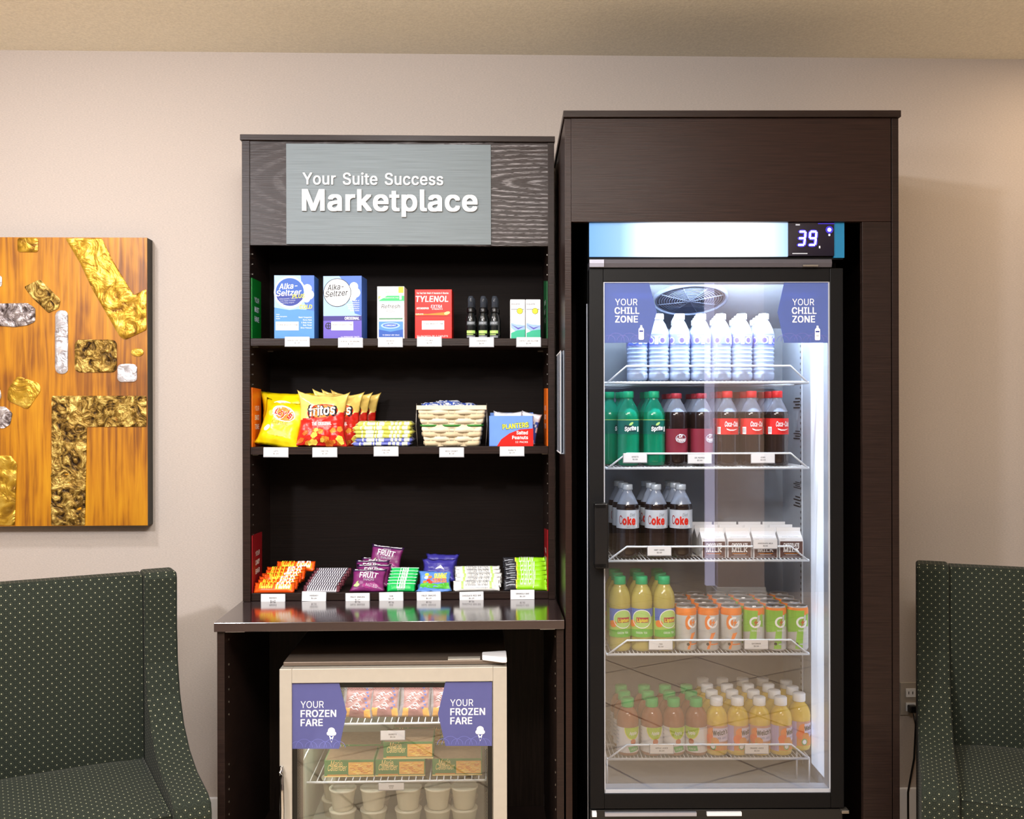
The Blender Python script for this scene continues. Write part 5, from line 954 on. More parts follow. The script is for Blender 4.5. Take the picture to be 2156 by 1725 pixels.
# ================================================================== COOLER CABINET (frame FR)
def px_(p, y): return pix(FR, p, 868, y)[0]
def pz_(p, y): return pix(FR, 1500, p, y)[1]
CL, CR = px_(1190, 0), px_(1893, 0); CTOP = pz_(235, 0); CH = pz_(467, 0); CF = px_(1816, 0); CS = px_(1877, 0)
cc = thing('cooler_cabinet', 'tall dark wood surround cabinet enclosing the glass door cooler', 'cabinet', FR, 0, 0, 0)
M().box(CL - .004, -.012, CTOP - .019, CR + .003, .575, CTOP, E_).build('top_panel', cc, bev=.001)
M().box(CL, 0, 0, CL + .0185, .57, CTOP - .0195, 'espresso_soft').build('side_panel', cc, bev=.0008)
M().box(CR - .0195, .0, 0, CR, .57, CTOP - .0195, E_).build('side_panel', cc, bev=.0008)
M().box(CL + .0188, -.0015, CH, CS - .0008, .018, CTOP - .0198, 'espresso_soft').build('header_panel', cc, bev=.0008)
M().box(CF, -.001, 0, CS - .0008, .018, CH - .001, E_).build('filler_panel', cc, bev=.0008)
M().box(CL + .019, .556, 0, CR - .02, .569, CTOP - .02, 'espresso_dark').build('back_panel', cc)
# ------------------------------------------------------------------ brochure holder on the cabinet's left side
hz0, hz1 = pix(FR, 1178, 955, .08)[1], pix(FR, 1178, 740, .08)[1]
bh_ = thing('brochure_holder', 'clear acrylic sheet holder on the side of the cooler cabinet', 'sign holder', FR, CL - .0006, .15, hz0)
M().box(-.010, -.11, 0, -.008, .11, hz1 - hz0, 'clear_acrylic').box(-.010, -.11, 0, 0, .11, .003, 'clear_acrylic').box(-.003, -.11, 0, 0, .11, hz1 - hz0, 'clear_acrylic').build('acrylic_sleeve', bh_)
M().box(-.0072, -.104, .006, -.0064, .104, hz1 - hz0 - .006, mat('paper_grey', (150, 158, 176), .5)).build('paper_sheet', bh_)
m = M()
for z in (0, hz1 - hz0 - .004): m.box(-.0112, -.112, z, -.0101, .112, z + .003, 'card')
m.box(-.0112, -.112, 0, -.0101, -.109, hz1 - hz0, 'card').build('edge_frame', bh_)
# ================================================================== GLASS DOOR COOLER
Y0 = .02
L, Rr = px_(1241, Y0), px_(1776, Y0); DT, DB = pz_(565, Y0), pz_(1703, Y0); GL, GR = px_(1271, Y0), px_(1748, Y0); GT, GB = pz_(593, Y0), pz_(1671, Y0)
YI = .085
IL, IR, IB, IZ0, IZ1 = L + .05, px_(1724, .14), .53, pz_(1662, .12), GT + .03
co = thing('display_cooler', 'tall black glass door display cooler full of drinks', 'cooler', FR, 0, 0, 0)
HZ = CH - .0005
M().box(L, YI, .04, IL - .006, IB + .03, HZ, 'black_metal').box(IR + .006, YI, .04, Rr, IB + .03, HZ, 'black_metal').box(L, IB + .008, .04, Rr, IB + .03, HZ, 'black_metal').box(L, YI, .04, Rr, IB + .03, IZ0 - .01, 'black_metal').box(L, YI, IZ1 + .005, Rr, IB + .03, HZ, 'black_metal').build('outer_body', co)
m = M().box(IL - .006, YI, IZ0 - .01, IL, IB, IZ1, 'liner').box(IR, YI, IZ0 - .01, IR + .006, IB, IZ1, 'liner').box(IL, YI, IZ0 - .01, IR, IB, IZ0, 'liner').box(IL, YI, IZ1, IR, IB, IZ1 + .005, 'liner')
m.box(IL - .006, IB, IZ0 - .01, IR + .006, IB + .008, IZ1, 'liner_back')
lin_ = m.build('inner_liner', co, label='white inner liner')
# small printed notices on the right liner wall
d = D(lambda u, v, l: (IR - .0003 - l, u, v))
for zc, hh in ((1.46, .05), (1.36, .04), (1.20, .03), (1.14, .05)):
    for k in range(4): d.rect(.30, zc + k * hh / 5, .40 - .02 * (k % 2), zc + k * hh / 5 + hh / 11, 'ink', 1)
d.build('notice_print', lin_)
# pilasters with slots
for px2 in (IR - .0045, IL + .0005):
    m = M().box(px2, .30, IZ0 + .01, px2 + .004, .315, IZ1 - .15, 'liner')
    sx_ = px2 - .0006 if px2 > .4 else px2 + .0042
    for k in range(70): m.box(sx_, .304, IZ0 + .03 + k * .019, sx_ + .0004, .311, IZ0 + .038 + k * .019, 'black_plastic')
    m.build('shelf_pilaster', co)
# evaporator cover: sloping white ceiling panel with a round fan guard
th = R(17); fy, fz = .28, pz_(627, .28)
def ev(y): return fz - (y - fy) * math.tan(th)
m = M().prism([(YI + .02, ev(YI + .02)), (IB - .001, ev(IB)), (IB - .001, ev(IB) + .012), (YI + .02, ev(YI + .02) + .012)], IL + .001, IR - .001, 'liner', 'x')
evp = m.build('evaporator_cover', co)
fx = px_(1453, fy); fr_ = .120
def fan_pt(r, a, dz=0):
    x, q = r * math.cos(a), r * math.sin(a); return (fx + x, fy + q * math.cos(th) - dz * math.sin(th), fz - q * math.sin(th) - dz * math.cos(th))
m = M(); n = 40
rings = [(fr_, .001), (fr_ * .985, .012), (fr_ * .94, .013), (fr_ * .9, .004)]
vs = [fan_pt(r, 2 * math.pi * i / n, dz) for r, dz in rings for i in range(n)]
m.add(vs, [(j * n + i, j * n + (i + 1) % n, (j + 1) * n + (i + 1) % n, (j + 1) * n + i) for j in range(3) for i in range(n)], mat('fan_shroud', (140, 150, 172), .5), True)
m.add([fan_pt(fr_ * .905, 2 * math.pi * i / n, .003) for i in range(n)], [list(range(n))], mat('fan_dark', (70, 76, 92), .6))
m.build('fan_shroud', evp)
m = M()
for k in range(1, 14):
    r = fr_ * .9 * k / 13.3; m.tube([fan_pt(r, 2 * math.pi * i / 32, .009 + .004 * (1 - k / 9)) for i in range(32)], .0013, mat('guard_wire', (150, 160, 184), .4), 4, True)
for k in range(4): a = math.pi * k / 4 + .4; m.tube([fan_pt(fr_ * .87, a, .008), fan_pt(0, a, .013), fan_pt(-fr_ * .87, a, .008)], .0016, 'guard_wire', 4)
m.build('fan_guard', evp)
# lamps of the cooler: a tube behind the door head and one down the right mullion
mat('lamp_glow', (255, 255, 255), .4, var=0, emit=(225, 235, 255, 9.0))
M().lathe([(.009, IL + .06), (.009, IR - .06)], 'lamp_glow', 10).build('tmp_tube')
tt_ = bpy.data.objects['tmp_tube']; tt_.name = 'lamp_tube'; tt_.data.name = 'lamp_tube'
for v in tt_.data.vertices: x, y, z = v.co; v.co = (z, .105 + y, GT + .018 + x)
tt_.parent = co; meta(tt_, label='lit lamp tube behind the door head')
def cool_area(name, loc, tgt, sx, sy, p, col=(.80, .89, 1)):
    l = bpy.data.lights.new(name, 'AREA'); l.shape = 'RECTANGLE'; l.size = sx; l.size_y = sy; l.energy = p; l.color = col
    o = bpy.data.objects.new(name, l); COL.objects.link(o); W1 = world(FR, *loc); W2 = world(FR, *tgt)
    o.location = W1; o.rotation_euler = (W2 - W1).to_track_quat('-Z', 'Y').to_euler(); return o
cool_area('cooler_lamp_top', (.44, .095, GT + .012), (.44, .30, 1.45), .56, .02, 28.0, (.68, .82, 1))
M().box(IR - .003, .088, .36, IR, .21, GT - .04, mat('strip_glow', (255, 255, 255), .4, var=0, emit=(205, 224, 255, .8))).build('lamp_strip', co, label='lit white lamp strip down the right jamb')
# light box header
hb, n, l, b = nodes_mat('light_box'); b.inputs['Base Color'].default_value = (*lin((60, 110, 160)), 1)
t0 = n.new('ShaderNodeTexCoord'); s0_ = n.new('ShaderNodeSeparateXYZ'); l.new(t0.outputs['Object'], s0_.inputs[0])
mr = n.new('ShaderNodeMapRange'); mr.inputs[1].default_value = L; mr.inputs[2].default_value = px_(1660, Y0); l.new(s0_.outputs[0], mr.inputs[0])
l.new(ramp(n, l, mr.outputs[0], [(0, lin((120, 178, 240))), (.16, lin((176, 212, 250))), (.36, (1, 1, 1)), (.8, (1, 1, 1)), (1, lin((200, 225, 248)))]), b.inputs['Emission Color'])
st = ramp(n, l, mr.outputs[0], [(0, (.05,) * 3), (.15, (.065,) * 3), (.4, (.25,) * 3), (.68, (.25,) * 3), (1, (.08,) * 3)])
mu = n.new('ShaderNodeMath'); mu.operation = 'MULTIPLY'; mu.inputs[1].default_value = 15; l.new(st, mu.inputs[0]); l.new(mu.outputs[0], b.inputs['Emission Strength'])
HB0 = pz_(540, .01); HT0 = pz_(469, .01); D0, D1 = px_(1660, .01), px_(1757, .01); HR0 = px_(1779, .01)
hd = M().box(L, .012, HB0, D0, .02, HT0, 'light_box').build('light_box', co, label='glowing blue-white light box panel')
M().box(D1, .012, HB0 - .004, HR0, .02, HT0, mat('teal_plastic', (30, 110, 150), .4, emit=(20, 90, 130, .25))).build('end_cap', co, label='teal end cap')
M().box(L, .021, HB0 - .008, Rr, YI - .001, HT0, 'black_metal').build('header_housing', co)
ds = M().box(D0 + .0003, .009, HB0 + .001, D1 - .0003, .0205, HT0, mat('display_black', (16, 14, 34), .12, 0, .7)).build('temperature_display', co, label='black temperature display reading 39')
glow = mat('digit_glow', (255, 255, 255), .4, var=0, emit=(190, 200, 255, 4.0)); dim = mat('display_halo', (60, 50, 190), .4, var=0, emit=(70, 50, 230, .22))
d = plane_print(FR, .009)
segs = {'3': 'abgcd', '9': 'abgcdf'}
for ch, x0 in (('3', 1680), ('9', 1703)):
    y0, H, W, sk = 488, 28, 13, 3
    P = {'a': ((0, 0), (W, 0)), 'g': ((0, H / 2), (W, H / 2)), 'd': ((0, H), (W, H)), 'b': ((W, 0), (W, H / 2)), 'c': ((W, H / 2), (W, H)), 'f': ((0, 0), (0, H / 2)), 'e': ((0, H / 2), (0, H))}
    for q in segs[ch]:
        (ax, ay), (bx2, by2) = P[q]; sh = lambda x, y: (x0 + x + sk * (1 - y / H), y0 + y)
        if ay == by2: pts = [sh(ax + .5, ay - 2), sh(bx2 - .5, ay - 2), sh(bx2 - .5, ay + 2), sh(ax + .5, ay + 2)]
        else: pts = [sh(ax - 2, ay + .8), sh(ax + 2, ay + .8), sh(ax + 2, by2 - .8), sh(ax - 2, by2 - .8)]
        d.poly(pts, glow, 3); cxx, cyy = sum(p[0] for p in pts) / 4, sum(p[1] for p in pts) / 4
        d.ell(cxx, cyy, 9.2 if ay == by2 else 4.6, 4.6 if ay == by2 else 9.6, dim, 0, 16)
d.ell(1746, 484, 4, 4, glow, 2); d.ell(1746, 484, 8, 8, dim, 1); d.ell(1746, 495, 2, 2, glow, 2); d.rect(1724, 518, 1727, 523, WP, 1); d.rect(1668, 533, 1700, 535, LGY, 1); d.rect(1722, 470, 1757, 472, dim, 1); d.rect(1675, 472, 1684, 475, LGY, 1)
d.build('digits', ds, label='glowing violet digits 39')
# grey trim bar between light box and door
za, zb_ = pz_(546, .012), pz_(563, .012)
M().prism([(.012, zb_), (.008, (za + zb_) / 2), (.012, za), (.08, za), (.08, zb_)], L + .002, px_(1752, .012), mat('trim_grey', (92, 90, 98), .35, .4), 'x').build('trim_bar', co, bev=.001)
M().prism([(.0075, zb_ + .001), (.005, (za + zb_) / 2), (.0075, za - .001), (.012, za - .001), (.012, zb_ + .001)], L, px_(1272, .012), mat('trim_light', (170, 172, 190), .3, .3), 'x').build('trim_bar_end', co)
M().box(px_(1690, .01), .004, zb_ + .001, px_(1722, .01), .0078, zb_ + .006, 'steel').build('latch_plate', co)
M().box(IL + .001, YI + .004, IZ0 + .0005, IR - .001, YI + .045, IZ0 + .012, mat('sill_white', (238, 242, 248), .4)).build('front_sill', co)
# door
DY = .078
dr = M().box(L, Y0, DB, GL, DY, DT, 'black_metal').box(GR, Y0, DB, Rr, DY, DT, 'black_metal').box(GL, Y0, GT, GR, DY, DT, 'black_metal').box(GL, Y0, DB, GR, DY, GB, 'black_metal').build('door_frame', co, bev=.002)
g = .0035; GYd = Y0 + .004
M().box(GL, GYd, GB, GL + g, .07, GT, mat('spacer', (186, 192, 204), .4, .3)).box(GR - g, GYd, GB, GR, .07, GT, 'spacer').box(GL, GYd, GT - g * .7, GR, .07, GT, 'spacer').box(GL, GYd, GB, GR, .07, GB + g * 3, 'spacer').build('glass_spacer', dr, label='pale metal spacer round the glass')
M().box(GL + .0003, GYd + .004, GB + .0003, GR - .0003, GYd + .007, GT - .0003, 'door_glass').build('glass_pane', dr)
hx0, hx1 = px_(1250, .0), px_(1279, .0); hz0, hz1 = pz_(1195, .0), pz_(1058, .0)
M().box(hx0, -.022, hz0, hx1, -.012, hz1, 'black_plastic').box(hx0, -.022, hz1 - .018, hx1 - .004, Y0 - .0003, hz1, 'black_plastic').box(hx0, -.022, hz0, hx1 - .004, Y0 - .0003, hz0 + .018, 'black_plastic').build('handle', dr, bev=.004, seg=3)
m = M().tube([(L - .004, Y0 + .03, .1), (L - .004, Y0 + .03, DT - .1)], .0016, 'spacer', 6); m.build('edge_trim', co)
M().box(L, .03, .06, Rr, .1, DB - .006, 'black_plastic').build('kick_plate', co, bev=.003)
kg = M()
for k in range(9): kg.box(L + .03, .022, .08 + k * .02, Rr - .03, .03, .092 + k * .02, 'black_metal')
kg.box(px_(1272, .02), .020, DB - .022, px_(1465, .02), .03, DB - .012, mat('badge_silver', (176, 178, 190), .3, .5)).box(px_(1487, .02), .020, DB - .022, px_(1560, .02), .03, DB - .012, 'card').build('kick_grille', co)
M().box(Rr - .01, .012, DB - .014, Rr + .012, .04, DB - .004, 'steel').build('hinge', co, bev=.002)
M().box(L + .005, .012, DB - .02, L + .018, .035, DB - .008, 'card').build('door_stop', co)
# door signs
def door_sign(y, pts, lines, icon, name, label, parent, fr=FR):
    d = plane_print(fr, y); d.l0 = .0002
    P = [pix(fr, a, b, y) for a, b in pts]; m = M(); m.prism(P, y - .0005, y, 'sign_violet' if fr == WO else 'chill_film'); o = m.build(name, parent, label=label)
    d.l0 = .0008
    for tx, ty, t_, cap, wd, bo in lines: d.text(t_, tx, ty, cap, WP, 1, 'l', bold=bo, wd=wd)
    xs = [p[0] for p in pts]; ys = [p[1] for p in pts]; ymax = max(ys)
    lo, hi = min(xs) + 4, max(xs) - 8
    for k in range(7):
        cx_ = lo + (hi - lo) * (k + .5) / 7; d.ring(cx_, ymax - 3, 13 + 5 * (k % 2), .9, 'sign_violet_light', 1, 14, a0=180, a1=360)
    icon(d); d.build('lettering', o); return o
def bottle_icon(x, y):
    def f(d):
        d.poly([(x - 2, y - 15), (x + 2, y - 15), (x + 2, y - 11), (x + 5.5, y - 7), (x + 5.5, y + 14), (x + 4, y + 15.5), (x - 4, y + 15.5), (x - 5.5, y + 14), (x - 5.5, y - 7), (x - 2, y - 11)], WP, 2); d.rect(x - 4, y - 4, x + 4, y - 1, NAVY, 3); d.rect(x - 3, y + 4, x + 3, y + 8, LGY, 3)
    return f
def cone_icon(x, y):
    def f(d):
        d.ell(x, y - 9, 7.5, 7, WP, 2); d.ell(x - 5, y - 3.5, 5, 4.5, WP, 2); d.ell(x + 5, y - 3.5, 5, 4.5, WP, 2); d.ell(x, y - 3, 6, 4.5, WP, 2)
        d.poly([(x - 5, y + 2), (x + 5, y + 2), (x, y + 16)], WP, 2); d.poly([(x - 3, y + 1.5), (x + 3, y + 1.5), (x, y + 6)], NAVY, 3); d.poly([(x, y + 7), (x + 2, y + 9.5), (x, y + 14), (x - 2, y + 9.5)], NAVY, 3)
    return f
SY = GYd + .0035
door_sign(SY, [(1272, 722), (1366, 722), (1383, 658), (1366, 594), (1272, 594)], [(1295, 643, 'YOUR', 13.5, 47, -.008), (1294, 661, 'CHILL', 13.5, 52, .02), (1295, 679, 'ZONE', 13.5, 48, .02)], bottle_icon(1350, 700), 'door_sign', 'violet door sign reading YOUR CHILL ZONE, left corner', dr)
door_sign(SY, [(1651, 722), (1746, 722), (1746, 594), (1651, 594), (1637, 658)], [(1668, 643, 'YOUR', 13.5, 46, -.008), (1667, 661, 'CHILL', 13.5, 52, .02), (1668, 679, 'ZONE', 13.5, 48, .02)], bottle_icon(1721, 701), 'door_sign', 'violet door sign reading YOUR CHILL ZONE, right corner', dr)
# wire shelves
YS = .14; SL, SR = px_(1277, YS), px_(1702, YS); SZ = []
for k, (zp, rp) in enumerate(((806, 771), (986, 955), (1181, 1151), (1378, 1348), (1598, 1568))):
    z = pz_(zp, YS); SZ.append(z); yb = IB - .02
    m = M().tube([(SL, YS, z), (SR, YS, z), (SR, yb, z), (SL, yb, z)], .0042, 'white_wire', 6, True)
    for yy in (.28, .42): m.tube([(SL, yy, z - .004), (SR, yy, z - .004)], .003, 'white_wire', 5)
    sh = m.build('wire_shelf', co)
    m = M(); nn = 52
    for i in range(1, nn): x = SL + (SR - SL) * i / nn; m.tube([(x, YS, z + .004), (x, yb, z + .004)], .0014, 'white_wire', 4)
    meta(m.build('shelf_wires', sh), kind='stuff')
    zr = pz_(rp, YS); xa_, xb_ = px_(1319, YS), px_(1664, YS)
    M().tube([(SL + .002, YS, z), (xa_, YS - .002, zr), (xb_, YS - .002, zr), (SR - .002, YS, z)], .0032, 'white_wire', 6).build('guard_rail', sh)
    if k == 4:
        for xx, yy in ((SR, YS), (SL, YS), (SR - .02, YS + .06)): M().tube([(xx, yy, z), (xx, yy, IZ0 + .001)], .003, 'white_wire', 6).build('shelf_leg', sh)
for px, py, l1, l2, of in ((1337, 964, 'SPRITE', '$2.50', 'green soda bottles'), (1473, 966, 'DR PEPPER', '$2.50', 'maroon labelled soda bottles'), (1606, 965, 'COKE', '$2.50', 'red labelled cola bottles'), (1388, 1160, 'DIET COKE', '$2.50', 'silver labelled cola bottles'),
    (1391, 1358, 'TEA', '$2.50', 'yellow tea bottles'), (1592, 1357, 'GATORADE', '$2.50', 'green and white cans'), (1393, 1577, 'APPLE JUICE', '$2.50', 'green capped juice bottles'), (1593, 1577, 'ORANGE JUICE', '$2.50', 'white capped juice bottles')):
    price_tag(px, py, FR, YS - .006, 'white price tag on the cooler shelf rail before the ' + of, l1, l2, 49, 19, group='price tags in the cooler')
price_tag(1611, 1146, FR, YS - .006, 'white price tag clipped on the rail before the milk cartons', 'CHOCOLATE MILK', '$2.50', 50, 18, group='price tags in the cooler')
# ------------------------------------------------------------------ bottles
def bottle(name, label, cat, group, body, bodym, cap, capm, lab=None, labm=None, deco=None, rect=None, turn=0, n=22):
    t = thing(name, label, cat, group=group)
    M().lathe(body, None, n, mats=bodym).build('bottle_body', t)
    r, z0, z1 = cap
    M().lathe([(r * .98, z0), (r, z0 + .001), (r, z1 - .002), (r * .9, z1), (.0005, z1)], capm, 18).build('cap', t)
    if lab:
        r, z0, z1 = lab; d = round_print(r, z0, z1, rect, turn)
        d.lathe([(r, z0), (r, z1)], labm, 26); d.f = d.f[:26]; d.fm = d.fm[:26]; d.sm = d.sm[:26]
        if deco: deco(d)
        d.build('label', t)
    return t
def grid(proto, fr, cols, rows, z, lbl, rz=0, y0=.175, dy=.07, dx=0, rzs=(0,)):
    """cols: pixel columns of the front row; rows behind keep the same world x"""
    k = 0
    for r in range(rows):
        for c, p in enumerate(cols):
            x = px_(p, y0) + dx * r; a = (fr, x, y0 + r * dy, z, rzs[k % len(rzs)])
            if k == 0: put(proto, *a); proto['label'] = lbl(r, c)
            else: clone(proto, lbl(r, c), *a)
            k += 1
RW = ['front', 'second', 'third', 'fourth', 'fifth']
def L_(base, n, side='the left'):
    return lambda r, c: '%s, %s row, %s from the left' % (base, RW[r], ORD[c]) if n > 1 else base
# 1 water
clr = mat('clear_plastic', (196, 212, 238), .12, 0, .7, var=0, clear=.45); wcap = mat('white_cap', (246, 248, 252), .4, var=0); wlab = mat('water_label', (122, 128, 214), .4, var=.05)
rw = .0318
prof = [(.0005, .004), (.024, .001), (rw - .002, .005), (rw, .012)]
for k in range(7): z = .02 + k * .0125; prof += [(rw, z), (rw, z + .004), (rw - .0026, z + .008)]
prof += [(rw, .106), (rw - .0008, .108), (rw - .0008, .142), (rw, .144), (rw - .004, .158), (rw * .62, .176), (.0135, .186), (.0125, .192), (.0125, .196)]
def deco_w(d):
    d.rect(0, 8, 100, 12, LGY, 1)
    for x in (22, 78, -30, 130): d.ell(x, 30, 17, 17, LGY, 1, n=14); d.ell(x, 30, 11, 12, VIO, 2, n=14)
    d.rect(42, 12, 58, 48, WP, 1); d.rect(-10, 46, 110, 50, MIDB, 1)
w0 = bottle('water_bottle', '', 'water bottle', 'clear water bottles on the top cooler shelf', prof, [clr] * (len(prof) - 1), (.0155, .188, .206), wcap, (rw + .0002, .107, .143), wlab, deco_w, (0, 0, 100, 56))
grid(w0, FR, (1342, 1387, 1431, 1476, 1518, 1562, 1608), 4, SZ[0] + .0055, L_('clear water bottle with white cap', 7), dy=.068, dx=.008, rzs=(10, -20, 35, 0, 60, -8, 22))
# 2 sodas
def soda(level=.165, R0=.0345, H=.228, lz=(.09, .145)):
    return [(.0005, .006), (.02, .001), (R0 * .92, .004), (R0, .018), (R0, .035), (R0 * .965, .06), (R0 * .985, lz[0] - .002), (R0 * .985, lz[1] + .002), (R0, .154), (R0 * .93, level), (R0 * .62, .188), (.0145, .200), (.0132, .208), (.0132, .215)]
def soda_m(liq, top): return [liq] * 9 + [top] * 4
grn = mat('green_soda', (0, 132, 96), .12, 0, .7, var=.05, clear=.12); grt = mat('green_plastic', (20, 160, 130), .12, 0, .7, var=0, clear=.4); gcap = mat('green_cap', (8, 150, 104), .4, var=0)
splab = mat('sprite_label', (14, 96, 84), .3, var=.05)
def deco_sp(d):
    d.rect(-30, 0, 130, 2.5, LG, 1); d.poly([(30, 22), (74, 30), (84, 52), (40, 50), (26, 40)], mat('deep_teal', (20, 56, 60), .4, var=0), 1)
    d.text('Sprite', 56, 46, 17, WP, 2, bold=.04, shear=.2, wd=54, rot=6); d.ell(58, 18, 11, 5, LG, 2, rot=-35); d.rect(88, 30, 97, 52, WP, 2)
z2 = SZ[1] + .0055
s0 = bottle('soda_bottle', '', 'soda bottle', 'green soda bottles in the cooler', soda(), soda_m(grn, grt), (.0165, .208, .2285), gcap, (.0345, .098, .142), splab, deco_sp, (0, 0, 100, 62), R(-2))
grid(s0, FR, (1323, 1377), 3, z2, L_('green soda bottle with green cap', 2), dy=.072, dx=-.004, rzs=(0, 4, -40, 20))
clone(s0, 'green soda bottle half hidden behind the left door edge, leftmost', FR, px_(1283, .25), .25, z2, 50)
cola = mat('cola_liquid', (34, 22, 22), .1, 0, .7, var=0, clear=.05); ctop = mat('clear_neck', (170, 182, 205), .1, 0, .7, var=0, clear=.42); rcap = mat('red_cap', (206, 34, 40), .4, var=0); mcap = mat('maroon_cap', (160, 44, 56), .4, var=0)
drl = mat('maroon_label', (128, 40, 56), .35, var=.05)
def deco_dr(d):
    d.ring(62, 42, 26, 3.5, LGY, 1, 26, ry=19); d.text('Dr', 60, 38, 15, WP, 2, bold=.03, shear=.1, wd=18); d.text('Pepper', 62, 54, 15, WP, 2, bold=.03, shear=.1, wd=42)
dpb = bottle('soda_bottle', '', 'soda bottle', 'maroon labelled soda bottles in the cooler', soda(lz=(.04, .118)), soda_m(cola, ctop), (.0165, .206, .222), mcap, (.0348, .04, .114), drl, deco_dr, (0, 0, 100, 105), R(2))
grid(dpb, FR, (1424, 1477), 3, z2, L_('dark soda bottle with maroon label and cap', 2), dy=.072, dx=-.003, rzs=(0, 24, 30, -20))
ckl = mat('cola_red_label', (216, 36, 36), .35, var=.03)
def deco_ck(d):
    d.text('Coca-Cola', 60, 36, 22, WP, 1, bold=.02, shear=.35, wd=66, rot=0); d.poly([(34, 44), (50, 50), (66, 50), (90, 46), (66, 55), (48, 55), (36, 50)], WP, 1); d.rect(-12, 38, 8, 70, WP, 1)
    for k in range(6): d.rect(-10 + k * 3, 42, -9 + k * 3, 64, BK, 2)
    d.text('classic', 66, 64, 6, DR, 1, wd=30); d.rect(98, 52, 102, 72, LGY, 1)
ck = bottle('soda_bottle', '', 'soda bottle', 'red labelled cola bottles in the cooler', soda(), soda_m(cola, ctop), (.0165, .208, .2285), rcap, (.0345, .096, .145), ckl, deco_ck, (0, 0, 100, 72), R(2))
grid(ck, FR, (1531, 1582, 1636), 3, z2, L_('cola bottle with red label and red cap', 3), dy=.072, dx=-.004, rzs=(0, 6, 4, -15, 20, 0))
# 3 diet cola, milk
z3 = SZ[2] + .0055; scap = mat('silver_cap', (186, 196, 208), .35, .2, var=0); dcl = mat('silver_label', (206, 214, 226), .35, .1, var=.03)
def deco_dc(d):
    d.text('Diet', 70, 26, 14, GY, 1, shear=.35, wd=26, rot=4); d.text('C', 16, 58, 38, DR, 2, wd=15, bold=-.005); d.text('oke', 54, 58, 32, RP, 2, bold=.045, wd=60); d.text('NEW LOOK', 62, 71, 5, GY, 1, wd=36); d.rect(86, 60, 92, 70, WP, 1)
dt = soda(lz=(.09, .15))
dc = bottle('soda_bottle', '', 'soda bottle', 'silver labelled diet cola bottles in the cooler', dt, soda_m(cola, ctop), (.0158, .208, .2245), scap, (.0348, .092, .148), dcl, deco_dc, (0, 0, 100, 75), R(-4))
grid(dc, FR, (1321, 1381, 1433), 3, z3, L_('dark diet cola bottle with silver label', 3), dy=.072, dx=-.005, rzs=(0, 2, -6, 30, -20, 40))
bro = mat('milk_brown', (92, 66, 62), .45, var=.05)
def milk(label):
    t = thing('milk_carton', label, 'milk carton', group='chocolate milk cartons in the cooler'); w, d_, h = .0725, .07, .052
    M().box(-w / 2, -d_ / 2, 0, w / 2, d_ / 2, h, 'white').build('carton_body', t, bev=.001)
    m = M(); rh_ = .026
    m.add([(-w / 2, -d_ / 2, h), (w / 2, -d_ / 2, h), (w / 2, -.001, h + rh_), (-w / 2, -.001, h + rh_), (-w / 2, d_ / 2, h), (w / 2, d_ / 2, h), (w / 2, .001, h + rh_), (-w / 2, .001, h + rh_)], [(0, 1, 2, 3), (5, 4, 7, 6), (0, 3, 7, 4), (1, 5, 6, 2)], 'white')
    m.box(-w / 2, -.0015, h + rh_ - .0005, w / 2, .0015, h + rh_ + .011, 'white'); m.build('gable_top', t)
    f = front(w, h, d_, (0, 0, 100, 72)); f.rect(3, 2, 97, 70, bro, 1); f.text('CHOCOLATE', 50, 24, 14, WP, 2, bold=.04, wd=66); f.text('MILK', 50, 46, 18, WP, 2, bold=.03, wd=66); f.rect(20, 52, 80, 54, CHIP, 2); f.rect(26, 57, 74, 59, LGY, 2); f.rect(12, 64, 88, 65.5, LGY, 2)
    f.build('printed_front', t)
    a = math.atan2(rh_, d_ / 2); g2 = D(lambda u, v, l: (u, -d_ / 2 + v * math.cos(a) - l * math.sin(a), h + v * math.sin(a) + l * math.cos(a)))
    g2.text('WHITE MILK DAIRY', 0, .016, .003, GY, 1, wd=.05); g2.rect(-.03, .006, -.018, .0068, GY, 1); g2.build('lettering', t); return t
mk = milk('')
grid(mk, FR, (1497, 1551, 1605, 1659), 3, z3, L_('brown and white chocolate milk carton', 4), y0=.19, dy=.078, dx=-.001, rzs=(1, 0, 0, -1, 2, 0, -2, 1, 0, 1, 1, -1))
# 4 tea, cans
z4 = SZ[3] + .0055; tea = mat('tea_liquid', (190, 176, 92), .12, 0, .6, var=0, clear=.12); tcap = mat('mint_green_cap', (24, 170, 110), .4, var=0); tl = mat('tea_label', (176, 206, 92), .4, var=.05)
RT = .0335
tp = [(.0005, .005), (.022, .001), (RT * .93, .004), (RT, .014), (RT * .97, .04), (RT * .97, .134), (RT, .138), (RT, .15), (RT * .97, .164), (RT * .88, .178), (RT * .72, .190), (.0185, .199), (.0165, .206)]
def deco_tea(d):
    d.poly([(-20, 0), (120, 0), (120, 30), (60, 42), (-20, 50)], MIDB, 1); d.ell(52, 40, 44, 36, LG, 2); d.ring(52, 40, 45, 3, WP, 3, 26, ry=37); d.rect(26, 34, 82, 54, mat('brick_print', (176, 44, 60), .4, var=0), 4); d.text('Lipton', 54, 51, 14, YP, 5, bold=.03, wd=48); d.ell(4, 60, 18, 14, OP, 3)
    d.poly([(-20, 86), (60, 78), (120, 86), (120, 112), (-20, 112)], mat('meadow_print', (100, 180, 60), .4, var=0), 3); d.text('GREEN TEA', 50, 98, 9, WP, 5, wd=50)
te = bottle('tea_bottle', '', 'tea bottle', 'yellow tea bottles in the cooler', tp, [tea] * (len(tp) - 1), (.0185, .203, .2265), tcap, (RT + .0002, .046, .132), tl, deco_tea, (0, 0, 100, 112), R(4))
grid(te, FR, (1304, 1350, 1397), 3, z4, L_('yellow tea bottle with green cap', 3), dy=.07, rzs=(6, -12, 14, 60, 20, 0))
